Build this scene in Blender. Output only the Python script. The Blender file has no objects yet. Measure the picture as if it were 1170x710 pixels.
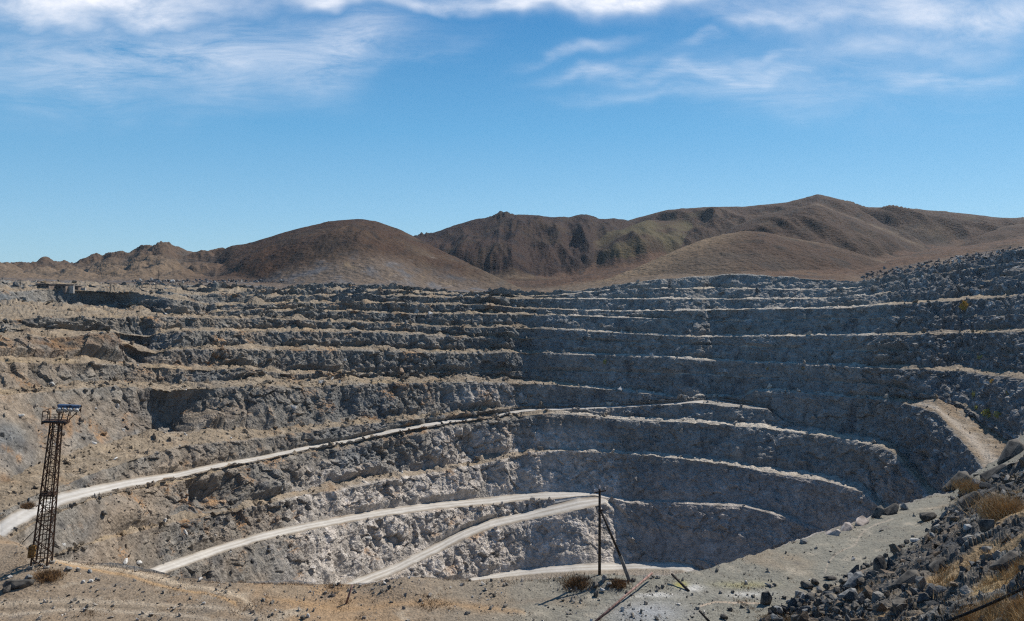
import bpy, math, random
import numpy as np
from mathutils import Vector

random.seed(7)
RNG = np.random.default_rng(11)
C = bpy.context.scene.collection
scene = bpy.context.scene

# ------------------------------------------------------------------ camera model
W0, H0 = 1170.0, 710.0
F = 835.0            # focal length in photo pixels
CX, HY = 585.0, 312.0  # optical centre column, horizon row
SUN_AZ, SUN_EL = math.radians(45), math.radians(45)

cam = bpy.data.cameras.new('camera')
cam.sensor_width = 36.0
cam.lens = F / W0 * 36.0
cam.shift_y = -(H0 / 2 - HY) / W0
cam.clip_start = 0.3
cam.clip_end = 20000
camo = bpy.data.objects.new('camera', cam)
C.objects.link(camo)
camo.location = (0, 0, 0)
camo.rotation_euler = (math.radians(90), 0, 0)
scene.camera = camo

# ------------------------------------------------------------------ noise
def _h(ix, iy, iz, seed):
    h = (ix.astype(np.uint32) * np.uint32(374761393) + iy.astype(np.uint32) * np.uint32(668265263)
         + iz.astype(np.uint32) * np.uint32(2147483647) + np.uint32((seed * 974711) & 0xffffffff))
    h ^= h >> np.uint32(13)
    h *= np.uint32(1274126177)
    h ^= h >> np.uint32(16)
    h *= np.uint32(2246822519)
    h ^= h >> np.uint32(13)
    return h

def noise3(x, y, z, seed=0):
    x = np.asarray(x, np.float32); y = np.asarray(y, np.float32); z = np.asarray(z, np.float32)
    x, y, z = np.broadcast_arrays(x, y, z)
    fx, fy, fz = np.floor(x), np.floor(y), np.floor(z)
    ix, iy, iz = fx.astype(np.int64), fy.astype(np.int64), fz.astype(np.int64)
    x = x - fx; y = y - fy; z = z - fz
    u = x * x * x * (x * (x * 6 - 15) + 10)
    v = y * y * y * (y * (y * 6 - 15) + 10)
    w = z * z * z * (z * (z * 6 - 15) + 10)
    out = 0
    for dx in (0, 1):
        wx = u if dx else 1 - u
        for dy in (0, 1):
            wy = v if dy else 1 - v
            for dz in (0, 1):
                wz = w if dz else 1 - w
                h = _h(ix + dx, iy + dy, iz + dz, seed)
                gx = (h & np.uint32(1023)).astype(np.float32) / 511.5 - 1
                gy = ((h >> np.uint32(10)) & np.uint32(1023)).astype(np.float32) / 511.5 - 1
                gz = ((h >> np.uint32(20)) & np.uint32(1023)).astype(np.float32) / 511.5 - 1
                out = out + wx * wy * wz * (gx * (x - dx) + gy * (y - dy) + gz * (z - dz))
    return out * 1.5      # about -1 .. 1

def fbm(x, y, z, oct=4, seed=0, gain=0.5, ridged=False):
    s, a, t, f = 0, 1.0, 0, 1.0
    for o in range(oct):
        n = noise3(x * f, y * f, z * f, seed + o * 17)
        if ridged:
            n = 1 - 2 * np.abs(n)
        s = s + a * n; t += a
        a *= gain; f *= 2.03
    return s / t

def worley(x, y, z, seed=0):
    fx, fy, fz = np.floor(x), np.floor(y), np.floor(z)
    ix, iy, iz = fx.astype(np.int64), fy.astype(np.int64), fz.astype(np.int64)
    px, py, pz = (x - fx), (y - fy), (z - fz)
    best = np.full(px.shape, 9.0, np.float32); best2 = best.copy(); idv = np.zeros(px.shape, np.float32)
    for dx in (-1, 0, 1):
        for dy in (-1, 0, 1):
            for dz in (-1, 0, 1):
                h = _h(ix + dx, iy + dy, iz + dz, seed)
                jx = (h & np.uint32(1023)).astype(np.float32) / 1023
                jy = ((h >> np.uint32(10)) & np.uint32(1023)).astype(np.float32) / 1023
                jz = ((h >> np.uint32(20)) & np.uint32(1023)).astype(np.float32) / 1023
                d = (dx + jx - px) ** 2 + (dy + jy - py) ** 2 + (dz + jz - pz) ** 2
                m = d < best
                best2 = np.where(m, best, np.minimum(best2, d))
                idv = np.where(m, (h >> np.uint32(5)).astype(np.float32) % 997 / 997, idv)
                best = np.where(m, d, best)
    return np.sqrt(best), np.sqrt(best2), idv

def smooth1(a, sig):
    """gaussian smoothing along axis 0"""
    n = int(sig * 3) + 1
    k = np.exp(-0.5 * (np.arange(-n, n + 1) / sig) ** 2); k /= k.sum()
    p = np.concatenate([np.repeat(a[:1], n, 0), a, np.repeat(a[-1:], n, 0)], 0)
    return np.stack([np.convolve(p[:, i], k, 'valid') for i in range(a.shape[1])], 1) if a.ndim == 2 else np.convolve(p, k, 'valid')

def sstep(a, b, x):
    t = np.clip((x - a) / (b - a), 0, 1)
    return t * t * (3 - 2 * t)

# ------------------------------------------------------------------ columns of the fan-shaped survey grid
XS = np.concatenate([np.arange(-1500, -300, 15.0), np.arange(-300, -30, 3.0), np.arange(-30, 1202, 1.0), np.arange(1202, 1480, 2.0), np.arange(1480, 2700, 15.0)])
NX = len(XS)
UX = np.arange(-300, 1480, 1.0)     # uniform columns used while the contour lines are solved

def ln(*pts):
    p = np.array(pts, float)
    return np.interp(UX, p[:, 0], p[:, 1])

def lv(v):
    return np.full(UX.shape, float(v))

def n1(scale, seed):
    return fbm(UX / scale, UX * 0 + seed * 3.7, UX * 0 + 1.3, 3, seed)

def deg(d):
    return math.tan(math.radians(d))

K = lambda y: (y - HY) / F

# contour lines of the pit (photo row for each column), near to far
yP = ln((-300, 590), (0, 612), (20, 621), (40, 637), (100, 645), (180, 655), (240, 664), (300, 669), (400, 667.5), (420, 668), (470, 660),
        (540, 663), (620, 662), (660, 656), (700, 656), (760, 658), (800, 652), (840, 640), (870, 632), (910, 618), (950, 604),
        (1000, 590), (1040, 575), (1085, 562), (1110, 544), (1140, 525), (1170, 494), (1400, 380))
dyP = n1(26, 3) * (2.5 + 2.5 * sstep(800, 860, UX)) + n1(7, 33) * 2.6 * sstep(800, 860, UX)
road4f = ln((0, 780), (300, 735), (540, 664), (580, 660), (620, 656), (680, 653), (740, 651), (780, 653), (850, 690), (1000, 760), (1170, 800))
road4b = ln((0, 772), (300, 727), (540, 660), (570, 655), (600, 649), (640, 645.5), (700, 643), (770, 642), (790, 645), (850, 680), (1000, 750), (1170, 790))
road3f = ln((0, 765), (300, 719), (400, 677), (420, 668), (450, 656), (500, 632), (530, 616), (560, 604), (600, 595), (640, 587), (680, 579), (692, 575),
            (700, 583), (710, 596), (722, 612), (735, 629), (744, 638), (800, 639), (850, 660), (900, 680), (1000, 720), (1170, 760))
road3b = ln((0, 752), (300, 700), (400, 664), (410, 660), (450, 645), (500, 620), (530, 604.5), (560, 593), (600, 585), (640, 575), (660, 569.5), (680, 567.5),
            (692, 570), (700, 576), (712, 588), (724, 602), (740, 612), (800, 614), (850, 623), (900, 634), (1000, 664), (1170, 733))
road2f = ln((0, 735), (100, 694), (180, 659), (250, 633), (300, 618), (350, 606.5), (400, 596.5), (450, 588.5), (500, 582), (560, 577), (600, 572), (625, 571),
            (640, 570), (660, 567.5), (680, 566.5), (700, 571), (720, 574), (760, 574), (800, 577), (850, 579), (900, 592), (940, 606), (1000, 650), (1170, 720))
road2b = ln((0, 724), (100, 682), (180, 646), (250, 622.5), (300, 608), (350, 597.5), (400, 588), (450, 580), (500, 573.5), (540, 570), (560, 568), (600, 563.5),
            (640, 561), (660, 561.5), (680, 563), (694, 565.5), (704, 568.5), (720, 571), (800, 573), (850, 575), (900, 588), (1000, 645), (1170, 714))
cC = ln((0, 655), (100, 622), (200, 597), (310, 575), (350, 565), (400, 556), (430, 549), (480, 543), (540, 532), (590, 521), (615, 517), (640, 515),
        (700, 518), (750, 521.5), (800, 527), (850, 534.5), (900, 543.5), (940, 548.5), (985, 562), (1010, 585), (1170, 705)) + n1(17, 5) * 1.3
cD = ln((0, 623), (40, 597), (100, 573), (150, 561), (200, 551), (250, 538.5), (300, 528.5), (350, 517), (400, 509), (450, 497.5), (500, 488.5), (540, 483),
        (580, 478), (600, 475), (630, 473), (660, 474), (690, 477.5), (720, 480), (770, 482), (800, 484), (870, 489), (895, 493),
        (955, 500), (985, 506), (1010, 512), (1024, 519), (1034, 531), (1050, 550), (1070, 572), (1100, 615), (1130, 650), (1170, 700))
road1f = ln((0, 619), (20, 604), (40, 592), (70, 579), (100, 569), (150, 557), (200, 547.5), (250, 535), (300, 525.5), (350, 514.2), (400, 506), (450, 494.5),
            (500, 485.5), (550, 478.5), (600, 470.5), (650, 468.2), (700, 466.3), (760, 462.8), (795, 460.5), (830, 464), (877, 468), (895, 482), (920, 492), (955, 498.5),
            (985, 504.5), (1010, 510.5), (1024, 517.5), (1034, 529), (1050, 548), (1070, 570), (1100, 613), (1130, 648), (1170, 698))
road1b = ln((0, 595), (20, 582), (40, 573), (70, 562.5), (100, 556), (150, 546.8), (200, 539.8), (250, 529.2), (300, 520.7), (350, 509.8), (400, 501.8), (450, 490),
            (500, 481.3), (550, 475.3), (600, 467.7), (650, 466), (700, 464.3), (760, 461), (795, 458), (815, 456), (840, 461), (877, 466.3), (895, 481), (920, 491.3),
            (955, 498), (985, 504), (1010, 510), (1024, 517), (1034, 528.5), (1050, 547.5), (1070, 569.5), (1100, 612.5), (1130, 647.5), (1170, 697.5))
cE = ln((0, 586), (40, 566), (85, 549.5), (120, 536), (150, 526.5), (180, 517), (200, 511), (240, 506), (300, 500.5), (340, 494.5), (380, 489), (400, 486), (450, 482),
        (500, 476.5), (560, 470), (600, 464.5), (650, 464), (700, 463), (760, 459.8), (795, 457), (815, 453.5), (840, 458.5), (877, 465), (895, 480), (920, 490.5),
        (955, 497), (985, 503), (1010, 509), (1024, 516), (1034, 527.5), (1050, 546.5), (1070, 568.5), (1100, 611.5), (1130, 646.5), (1170, 696.5)) \
        + n1(9, 8) * 1.6 * sstep(600, 500, UX)
wE = ln((0, 18), (60, 24), (150, 28), (220, 18), (300, 12), (400, 9), (480, 7), (560, 4), (600, 1.5), (760, 0.8), (1170, 0.8))
cF = ln((0, 452), (60, 447), (120, 442), (180, 444), (240, 443), (300, 443), (370, 441.5), (400, 440), (450, 438), (500, 437), (560, 437.5), (600, 438.5), (630, 440),
        (700, 446), (750, 451), (785, 457), (800, 452.5), (820, 453.5), (850, 454), (864, 446), (900, 448.5), (935, 451), (970, 454), (1010, 457), (1030, 460), (1050, 465),
        (1070, 471), (1085, 487), (1100, 505), (1115, 522), (1130, 540), (1145, 560), (1170, 600)) + n1(12, 9) * 0.8 * sstep(1000, 900, UX) + (n1(8, 19) * 2.2 + n1(30, 29) * 3) * sstep(1040, 1090, UX)
wF = ln((0, 10), (100, 8), (200, 12), (300, 16), (450, 18), (600, 14), (700, 9), (790, 6), (860, 6), (1000, 5), (1040, 8), (1070, 22), (1090, 38), (1110, 50), (1130, 55), (1170, 62))
cF1 = ln((0, 414), (100, 416), (180, 420), (220, 423), (270, 422.5), (300, 425), (330, 428), (400, 429), (500, 426), (600, 424), (800, 428), (1000, 440), (1030, 443), (1100, 462), (1170, 500)) + n1(14, 4) * 1.2 * sstep(420, 330, UX)
wF1 = ln((0, 9), (200, 8), (330, 9), (420, 3), (480, 0.3), (1170, 0.3))
cG = ln((0, 388), (60, 386), (120, 388), (150, 393), (178, 403), (200, 400), (215, 399.5), (300, 399.7), (400, 400), (450, 402), (490, 403.5), (590, 402.5), (630, 403.5), (700, 406),
        (770, 409), (800, 411), (870, 414.5), (960, 418), (1000, 421), (1060, 422.5), (1100, 425), (1170, 433)) + n1(20, 12) * 0.7
wG = ln((0, 20), (100, 18), (150, 8), (200, 6), (300, 9), (500, 7), (640, 6), (1000, 6), (1060, 10), (1170, 16))
cH2 = ln((0, 376), (100, 377), (150, 381), (170, 383.5), (200, 378.5), (300, 379), (400, 379.5), (480, 383), (530, 385.5), (600, 387), (700, 391), (1000, 402), (1170, 405)) + n1(20, 13) * 0.6
wH2 = ln((0, 0.5), (170, 2), (200, 9), (400, 9), (480, 8), (540, 3), (570, 0.3), (1170, 0.3))
cH = ln((0, 366), (60, 365.5), (120, 364.5), (160, 362), (200, 363.5), (300, 364.5), (330, 367), (400, 369), (470, 372), (520, 375), (600, 374.5), (660, 377.5),
        (750, 383), (790, 385), (830, 384.5), (900, 384), (1000, 383), (1100, 381.5), (1170, 380)) + n1(22, 14) * 0.6
wH = ln((0, 78), (60, 90), (110, 84), (150, 40), (190, 12), (300, 8), (500, 7), (1000, 7), (1170, 14))
cI2 = ln((0, 345), (150, 348), (200, 357), (300, 356), (400, 357), (480, 360), (520, 359.5), (600, 359.7), (690, 362.3), (755, 364.5), (800, 367), (1170, 361))
wI2 = ln((0, 0.4), (190, 0.4), (260, 4), (400, 9), (600, 7), (700, 6), (755, 2), (770, 0.3), (1170, 0.3))
cI = ln((0, 333), (20, 334), (40, 331), (75, 330), (110, 332), (150, 334), (200, 343), (235, 349), (300, 349), (345, 346.5), (400, 348), (460, 348), (545, 349.5), (600, 352.5),
        (700, 356), (800, 355.2), (860, 353.5), (960, 352), (985, 351), (1010, 349), (1080, 345), (1170, 338)) + n1(24, 15) * 0.6
wI = ln((0, 30), (150, 30), (220, 14), (300, 12), (500, 8), (700, 8), (960, 8), (1000, 16), (1170, 18))
cJ = ln((0, 328), (100, 326), (200, 336), (300, 341), (400, 338.5), (480, 340), (560, 341.3), (600, 341.7), (750, 341.7), (800, 342), (860, 342), (960, 341), (1000, 337), (1080, 328), (1170, 316)) + n1(18, 16) * 0.5
wJ = ln((0, 30), (300, 22), (500, 10), (600, 8), (800, 8), (960, 8), (1010, 3), (1170, 2))
cK = ln((0, 325), (200, 331), (300, 335), (400, 332), (500, 336), (560, 338.6), (600, 339.3), (650, 336.5), (700, 331.5), (800, 330), (900, 331), (960, 331), (1000, 327), (1080, 312), (1170, 300)) + n1(18, 17) * 0.6
wK = ln((0, 40), (300, 26), (560, 10), (700, 7), (960, 8), (1010, 3), (1170, 2))
cL = ln((0, 322), (200, 327), (300, 330), (400, 325), (500, 332), (560, 337), (600, 338.6), (640, 335.5), (700, 327), (750, 320), (800, 317), (850, 314), (900, 317), (940, 320),
        (985, 325), (1010, 319), (1050, 309), (1100, 300), (1170, 288), (1400, 270)) + n1(15, 18) * 0.8

ra = ln((-300, 110), (0, 130), (100, 172), (200, 218), (300, 266), (400, 315), (500, 362), (560, 388), (600, 399), (640, 400), (700, 394), (760, 384), (800, 376), (877, 361), (955, 338),
        (1000, 320), (1030, 303), (1060, 268), (1100, 229), (1130, 197), (1170, 150), (1400, 110))

nodes = {}      # name -> (r, z)
z9 = -K(road1f) * ra
nodes['road1f'] = (ra, z9)
def up_flat(r, z, yb):
    rb = r * K_prev / K(yb)
    return rb
rb = ra * K(road1f) / K(road1b); nodes['road1b'] = (rb, -K(road1b) * rb)

def up(prev, y, slope):
    r0, z0 = nodes[prev]
    t = np.tan(np.radians(slope))
    r = (z0 - r0 * t) / (-K(y) - t)
    r = np.maximum(r, r0 + 0.4)
    return r, -K(y) * r

def up_bench(prev, name, y, w, slope):
    r, z = up(prev, y, slope)
    nodes[name] = (r, z)
    nodes[name + 't'] = (r + w, z + 0.03 * w)

sl = lambda *p: ln(*p)
LEFT = sl((0, 36), (200, 44), (400, 50), (600, 60), (1000, 60), (1060, 46), (1170, 36))
up_bench('road1b', 'E', cE, wE, LEFT + 4)
up_bench('Et', 'F', cF, wF, sl((0, 31), (120, 36), (200, 44), (400, 50), (560, 56), (650, 62), (1000, 62), (1060, 55), (1170, 50)))
up_bench('Ft', 'F1', cF1, wF1, sl((0, 40), (200, 50), (400, 54), (600, 64), (1000, 62), (1060, 42), (1170, 32)))
up_bench('F1t', 'G', cG, wG, sl((0, 34), (120, 36), (200, 52), (600, 64), (1000, 62), (1060, 42), (1170, 30)))
up_bench('Gt', 'H2', cH2, wH2, sl((0, 45), (200, 50), (600, 64), (1000, 60), (1060, 46), (1170, 34)))
up_bench('H2t', 'H', cH, wH, sl((0, 48), (200, 44), (600, 64), (1000, 60), (1060, 44), (1170, 34)))
up_bench('Ht', 'I2', cI2, wI2, sl((0, 30), (200, 36), (600, 60), (1000, 58), (1060, 42), (1170, 34)))
up_bench('I2t', 'I', cI, wI, sl((0, 30), (200, 40), (600, 60), (1000, 56), (1060, 40), (1170, 32)))
up_bench('It', 'J', cJ, wJ, sl((0, 14), (250, 26), (450, 44), (600, 60), (1000, 40), (1170, 30)))
up_bench('Jt', 'K', cK, wK, sl((0, 12), (250, 22), (450, 40), (600, 56), (1000, 34), (1170, 28)))
r, z = up('Kt', cL, sl((0, 10), (250, 18), (450, 34), (600, 40), (800, 50), (1000, 34), (1170, 28)))
nodes['L'] = (r, z)

def down_bench(above, name, y, w, slope):
    r1, z1 = nodes[above]
    t = np.tan(np.radians(slope)); k = K(y)
    r = (t * (r1 - w) - z1) / (k + t)
    r = np.minimum(r, r1 - w - 0.4)
    nodes[name] = (r, -k * r)
    nodes[name + 't'] = (r + w, -k * r)

def down_road(above, name, yf, yb, slope, face_from=3000):
    r1, z1 = nodes[above]
    t = np.tan(np.radians(slope)); k = K(yb)
    r = (t * r1 - z1) / (k + t)
    r = np.minimum(r, r1 - 0.4)
    nodes[name + 'b'] = (r, -k * r)
    rf = r * k / K(yf)
    t2 = math.tan(math.radians(48)); rface = (t2 * r + k * r) / (K(yf) + t2)
    m = sstep(face_from - 4, face_from + 6, UX)
    rf = rf * (1 - m) + rface * m
    nodes[name + 'f'] = (rf, -K(yf) * rf)

wD = ln((0, 0.6), (500, 0.8), (560, 4), (620, 7), (800, 9), (950, 10), (1000, 12), (1030, 13), (1060, 9), (1170, 3))
wC = ln((0, 1), (250, 2), (310, 5), (500, 7), (620, 6), (800, 8), (900, 10), (985, 11), (1170, 2))
down_bench('road1f', 'D', cD, wD, lv(58))
down_bench('D', 'C', cC, wC, sl((0, 38), (200, 44), (400, 52), (600, 57), (1000, 58), (1170, 60)))
down_road('C', 'road2', road2f, road2b, sl((0, 40), (200, 42), (400, 50), (600, 52), (800, 50), (1170, 56)))
down_road('road2f', 'road3', road3f, road3b, sl((0, 40), (400, 46), (600, 50), (700, 46), (1170, 56)), 698)
down_road('road3f', 'road4', road4f, road4b, sl((0, 40), (400, 44), (600, 50), (680, 46), (720, 42), (1170, 55)))

order = ['road4f', 'road4b', 'road3f', 'road3b', 'road2f', 'road2b', 'C', 'Ct', 'D', 'Dt', 'road1f', 'road1b', 'E', 'Et', 'F', 'Ft', 'F1', 'F1t',
         'G', 'Gt', 'H2', 'H2t', 'H', 'Ht', 'I2', 'I2t', 'I', 'It', 'J', 'Jt', 'K', 'Kt', 'L']
# smooth the contours in plan, keep each crest exactly on its measured row
crest_rows = dict(road4f=road4f, road4b=road4b, road3f=road3f, road3b=road3b, road2f=road2f, road2b=road2b, C=cC, D=cD, road1f=road1f, road1b=road1b,
                  E=cE, F=cF, F1=cF1, G=cG, H2=cH2, H=cH, I2=cI2, I=cI, J=cJ, K=cK, L=cL)
for i, k in enumerate(order):
    r, z = nodes[k]
    if k in crest_rows:
        y = crest_rows[k]
        r = smooth1(r, 10 if i > 12 else 6)
        nodes[k] = (r, -K(y) * r)
    else:
        w = smooth1(r - nodes[k[:-1]][0] if i else r, 5) * (1 - 0.2 * sstep(600, 660, UX) * sstep(1040, 960, UX))
        sc_w = np.clip(7 / np.maximum(smooth1(w, 6), 1), 0.12, 1)
        wn = 1 + (0.5 * n1(30, i) + 0.35 * n1(9, i + 40)) * sc_w
        w = w * np.clip(wn, 0.35, 1.9)
        nodes[k] = (nodes[k[:-1]][0] + w, nodes[k[:-1]][1] + 0.03 * w)
# keep distance rising
prev = None
for k in order:
    r, z = nodes[k]
    if prev is not None:
        rr = np.maximum(r, prev + 0.15)
        if k in crest_rows:
            z = -K(crest_rows[k]) * rr
        r = rr
    nodes[k] = (r, z)
    prev = r
if __name__ == '__main__' and False:
    for xx in range(0, 1171, 130):
        pass

# foreground lines
zB = ln((-300, -25.5), (0, -25.3), (700, -25), (850, -24.8), (900, -23.9), (1000, -20.3), (1100, -15.6), (1170, -12.2), (1400, -6))
yB = lv(726)
yQ = ln((-300, 680), (0, 688), (700, 690), (850, 696), (900, 690), (990, 655), (1060, 616), (1090, 592), (1120, 577), (1170, 560), (1400, 500))
zQ = ln((-300, -25.3), (0, -25.2), (850, -25), (900, -24.8), (990, -24.5), (1060, -23.6), (1090, -22.8), (1120, -21.6), (1170, -19.2), (1400, -11))
zP = ln((-300, -25), (1040, -25), (1085, -24.8), (1110, -24), (1140, -22.6), (1170, -21), (1400, -13))
fgn = [(lv(2.2), lv(-1.75)), (zB / -K(yB) * 0.45, zB * 0.45 - 1.2), (zB / -K(yB), zB), (zQ / -K(yQ), zQ), (zP / -K(yP), zP)]
fgn = [(smooth1(r, 8), smooth1(z, 8)) if i < 4 else (smooth1(r, 4), z) for i, (r, z) in enumerate(fgn)]
r, z = fgn[4]; fgn[4] = (r, -K(yP) * r)
rP, zPe = fgn[4]
r1, z1 = nodes['road4f']
zt = np.minimum(z1, zPe - 8)
rt = np.minimum(rP + 0.8 * (zPe - zt), r1 - 1.5)
rt = np.maximum(rt, rP + 0.5)
# ------------------------------------------------------------------ build rows
allnodes = [('fg', a) for a in fgn] + [('neartoe', (rt, zt))] + [(k, nodes[k]) for k in order]
names = [a[0] for a in allnodes]
NR = np.stack([np.interp(XS, UX, a[1][0]) for a in allnodes], 0)
NZ = np.stack([np.interp(XS, UX, a[1][1]) for a in allnodes], 0)
for i in range(1, len(names)):
    NR[i] = np.maximum(NR[i], NR[i - 1] + 0.12)
NYP = HY - F * NZ / NR
inx = (XS > -5) & (XS < 1175)
bands = []     # (i0, i1, rows, type)
for i in range(len(names) - 1):
    hpx = np.abs(NYP[i] - NYP[i + 1])[inx]
    vis = np.minimum(NYP[i], NYP[-1 + 5 - len(names) + len(names)] if False else 800)[inx]
    n = float(np.percentile(hpx, 92))
    a, b = names[i], names[i + 1]
    if i == 0: typ, n = 'fgnear', 14
    elif i == 1: typ, n = 'fgnear', 60
    elif i == 2: typ, n = 'fg', 130
    elif i == 3: typ, n = 'fg', 120
    elif i == 4: typ, n = 'hidden', 26
    elif a == 'neartoe': typ, n = 'hidden', 10
    elif a[:4] == 'road' and b[:4] == 'road' and a[:5] == b[:5]: typ, n = a[:5], max(n, 5)
    elif b == a + 't': typ, n = 'bench', max(min(float(np.percentile(hpx, 98)), 40), 3) + 2
    else: typ, n = 'face', max(n * 1.15, 3) + 2
    bands.append((i, i + 1, int(math.ceil(n)), typ))
Rr, Zz, T, band_of_row, tl = [], [], [], [], []
talus = 0.5 + 0.5 * fbm(XS / 40, XS * 0 + 5, XS * 0, 3, 77)
for bi, (i0, i1, n, typ) in enumerate(bands):
    for j in range(n if bi < len(bands) - 1 else n + 1):
        t = j / n
        if typ == 'face':
            # concave face: rubble apron below, steeper rock above
            tz = t
            tal = np.clip(0.25 + 0.5 * (0.5 + 0.5 * fbm(XS / 35, XS * 0 + bi * 9.1, XS * 0, 2, 50 + bi)), 0.1, 0.8)
            tr = (1 - tal) * t + tal * (1 - (1 - t) ** 1.7)
            Rr.append(NR[i0] + (NR[i1] - NR[i0]) * tr)
            Zz.append(NZ[i0] + (NZ[i1] - NZ[i0]) * tz)
        elif typ == 'hidden':
            Rr.append(NR[i0] + (NR[i1] - NR[i0]) * t); Zz.append(NZ[i0] + (NZ[i1] - NZ[i0]) * t)
        else:
            if typ in ('fg',):
                # rows evenly spaced in the view
                ya = NYP[i0] + (NYP[i1] - NYP[i0]) * t
                m = -(ya - HY) / F
                dr, dz = NR[i1] - NR[i0], NZ[i1] - NZ[i0]
                s = (m * NR[i0] - NZ[i0]) / (dz - m * dr)
                s = np.clip(s, 0, 1)
            else:
                s = t
            Rr.append(NR[i0] + (NR[i1] - NR[i0]) * s); Zz.append(NZ[i0] + (NZ[i1] - NZ[i0]) * s)
        T.append(t); band_of_row.append(bi)
dRP = np.interp(XS, UX, fgn[4][1] / -K(yP + dyP) - fgn[4][0])
for j in range(len(Rr)):
    b_ = band_of_row[j]
    if b_ == 3: Rr[j] = Rr[j] + dRP * sstep(0.80, 1.0, T[j])
    elif bands[b_][3] == 'hidden' and b_ == 4: Rr[j] = Rr[j] + dRP * (1 - T[j])
Rr = np.array(Rr); Zz = np.array(Zz); T = np.array(T); BR = np.array(band_of_row)
npit = len(Rr)

# ------------------------------------------------------------------ far hills, joined to the rim row
rim_r, rim_z = Rr[-1], Zz[-1]
NF = 300
s = (np.arange(1, NF + 1) / NF)
far_r = rim_r[None] * np.exp(np.outer(s ** 1.15, np.log(2600 / rim_r)))
def hx(*p):
    q = np.array(p, float)
    return np.interp(XS, q[:, 0], q[:, 1])
def hill(skyline, dist, front, back, far=far_r):
    """a ridge whose crest is seen along the given skyline, at a plan distance per column"""
    y = hx(*skyline); R = hx(*dist)
    y = np.convolve(np.pad(y, 4, 'edge'), np.ones(9) / 9, 'valid')
    top = -K(y) * R
    d = far - R[None]
    fr = front if np.isscalar(front) else hx(*front)[None]
    q = np.where(d < 0, -d / fr, d / back)
    q = np.clip(q, 0, 1.6)
    prof = np.where(d < 0, 1 - q ** 0.92 * 1.0, 1 - 0.6 * q)
    return top[None] * 1.0, prof, d
base = rim_z[None] + (6 + 0 * far_r - 0) * 0
FARX = (XS - CX)[None] / F * far_r
plain = rim_z[None] + (far_r - rim_r[None]) * hx((-300, 0.012), (200, 0.018), (420, 0.03), (620, 0.02), (800, 0.05), (1000, 0.05), (1170, 0.06))[None]
plain = np.minimum(plain, rim_z[None] + 26)
zf = plain.copy(); hid = np.zeros(far_r.shape, int); nh = [0]; drop = np.full(far_r.shape, 60.0); dcr = np.full(far_r.shape, 999.0)
def ridge(skyline, dist, slope_f, slope_b, k=10.0):
    global zf
    y = hx(*skyline); R = hx(*dist)
    y = np.convolve(np.pad(y, 3, 'edge'), np.ones(7) / 7, 'valid')
    top = (-K(y) * R)[None]
    d = far_r - R[None]
    sf = slope_f if np.isscalar(slope_f) else hx(*slope_f)[None]
    soft = 14.0
    dd = np.sqrt(d * d + soft * soft) - soft
    h = top - np.where(d < 0, dd * sf, dd * slope_b)
    nh[0] += 1
    m_ = h > zf
    hid[m_] = nh[0]; drop[m_] = (top - h)[m_]; dcr[m_] = d[m_]
    zf = np.maximum(zf, h)
    return
# rocky low hills, left
ridge([(-300, 318), (-60, 311), (0, 308), (30, 307), (50, 303), (85, 302), (110, 300), (130, 295), (150, 290), (185, 283), (205, 288), (225, 291), (250, 287.5), (290, 280), (330, 290), (380, 330), (420, 380)],
      [(-300, 800), (0, 800), (100, 780), (185, 790), (300, 800)], 0.16, 0.35)
# brown cone
ridge([(120, 345), (180, 322), (230, 300), (262, 284), (290, 276), (340, 261), (385, 252), (411, 250), (430, 253), (460, 264), (490, 280), (520, 295), (560, 314), (600, 333), (640, 352), (700, 400)],
      [(0, 700), (250, 760), (411, 780), (500, 700), (600, 560), (700, 520)], [(0, .2), (300, 0.2), (411, 0.22), (600, 0.26)], 0.4)
# second dark hill behind the saddle
ridge([(380, 330), (430, 292), (470, 273), (490, 267), (510, 260), (540, 250), (570, 245), (600, 244.5), (620, 247), (650, 248), (668, 244.5), (685, 250), (700, 249), (715, 250), (740, 262), (770, 285), (800, 310), (850, 350), (900, 390)],
      [(380, 1150), (600, 1180), (700, 1150), (850, 1100)], 0.30, 0.4)
# spur behind valley
ridge([(600, 350), (640, 315), (680, 283), (710, 262), (740, 250), (765, 252), (790, 262), (820, 280), (860, 305), (900, 330)],
      [(640, 900), (760, 1080), (900, 1000)], 0.34, 0.28)
# high ridge, right
ridge([(600, 330), (660, 280), (715, 252), (750, 243), (762, 239), (800, 236.5), (850, 236), (880, 233), (900, 231), (920, 226), (935, 221.5), (945, 224), (960, 228), (990, 235.5), (1030, 236.5), (1060, 240), (1100, 243.5), (1140, 248), (1170, 249), (1300, 262), (1480, 280)],
      [(660, 1350), (760, 1280), (935, 1150), (1170, 1150), (1480, 1100)], 0.27, 0.4)
# spurs running down towards the pit
ridge([(740, 318), (780, 298), (810, 276), (840, 258), (870, 246), (905, 238), (930, 233), (950, 240), (980, 251), (1020, 268), (1060, 288), (1100, 304), (1140, 325)],
      [(740, 800), (850, 920), (930, 990), (1000, 900), (1100, 780)], 0.26, 0.27)
ridge([(560, 352), (600, 341), (640, 334.5), (670, 327), (700, 318), (725, 308), (750, 297), (775, 286), (800, 276), (830, 268), (850, 265), (870, 265.5), (900, 272), (950, 281), (1000, 297), (1040, 310), (1080, 330)],
      [(560, 500), (700, 570), (850, 640), (1000, 620), (1100, 600)], 0.27, 0.42)
ridge([(1000, 330), (1050, 303), (1090, 285), (1120, 268), (1150, 258), (1180, 254), (1250, 262), (1480, 290)],
      [(1000, 760), (1100, 820), (1170, 900), (1480, 900)], 0.26, 0.4)
k5 = np.array([1, 4, 6, 4, 1], float) / 16
zp = np.pad(zf, ((2, 2), (0, 0)), 'edge'); zf = sum(k5[i] * zp[i:i + NF] for i in range(5))
zs = zf.copy()
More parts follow.
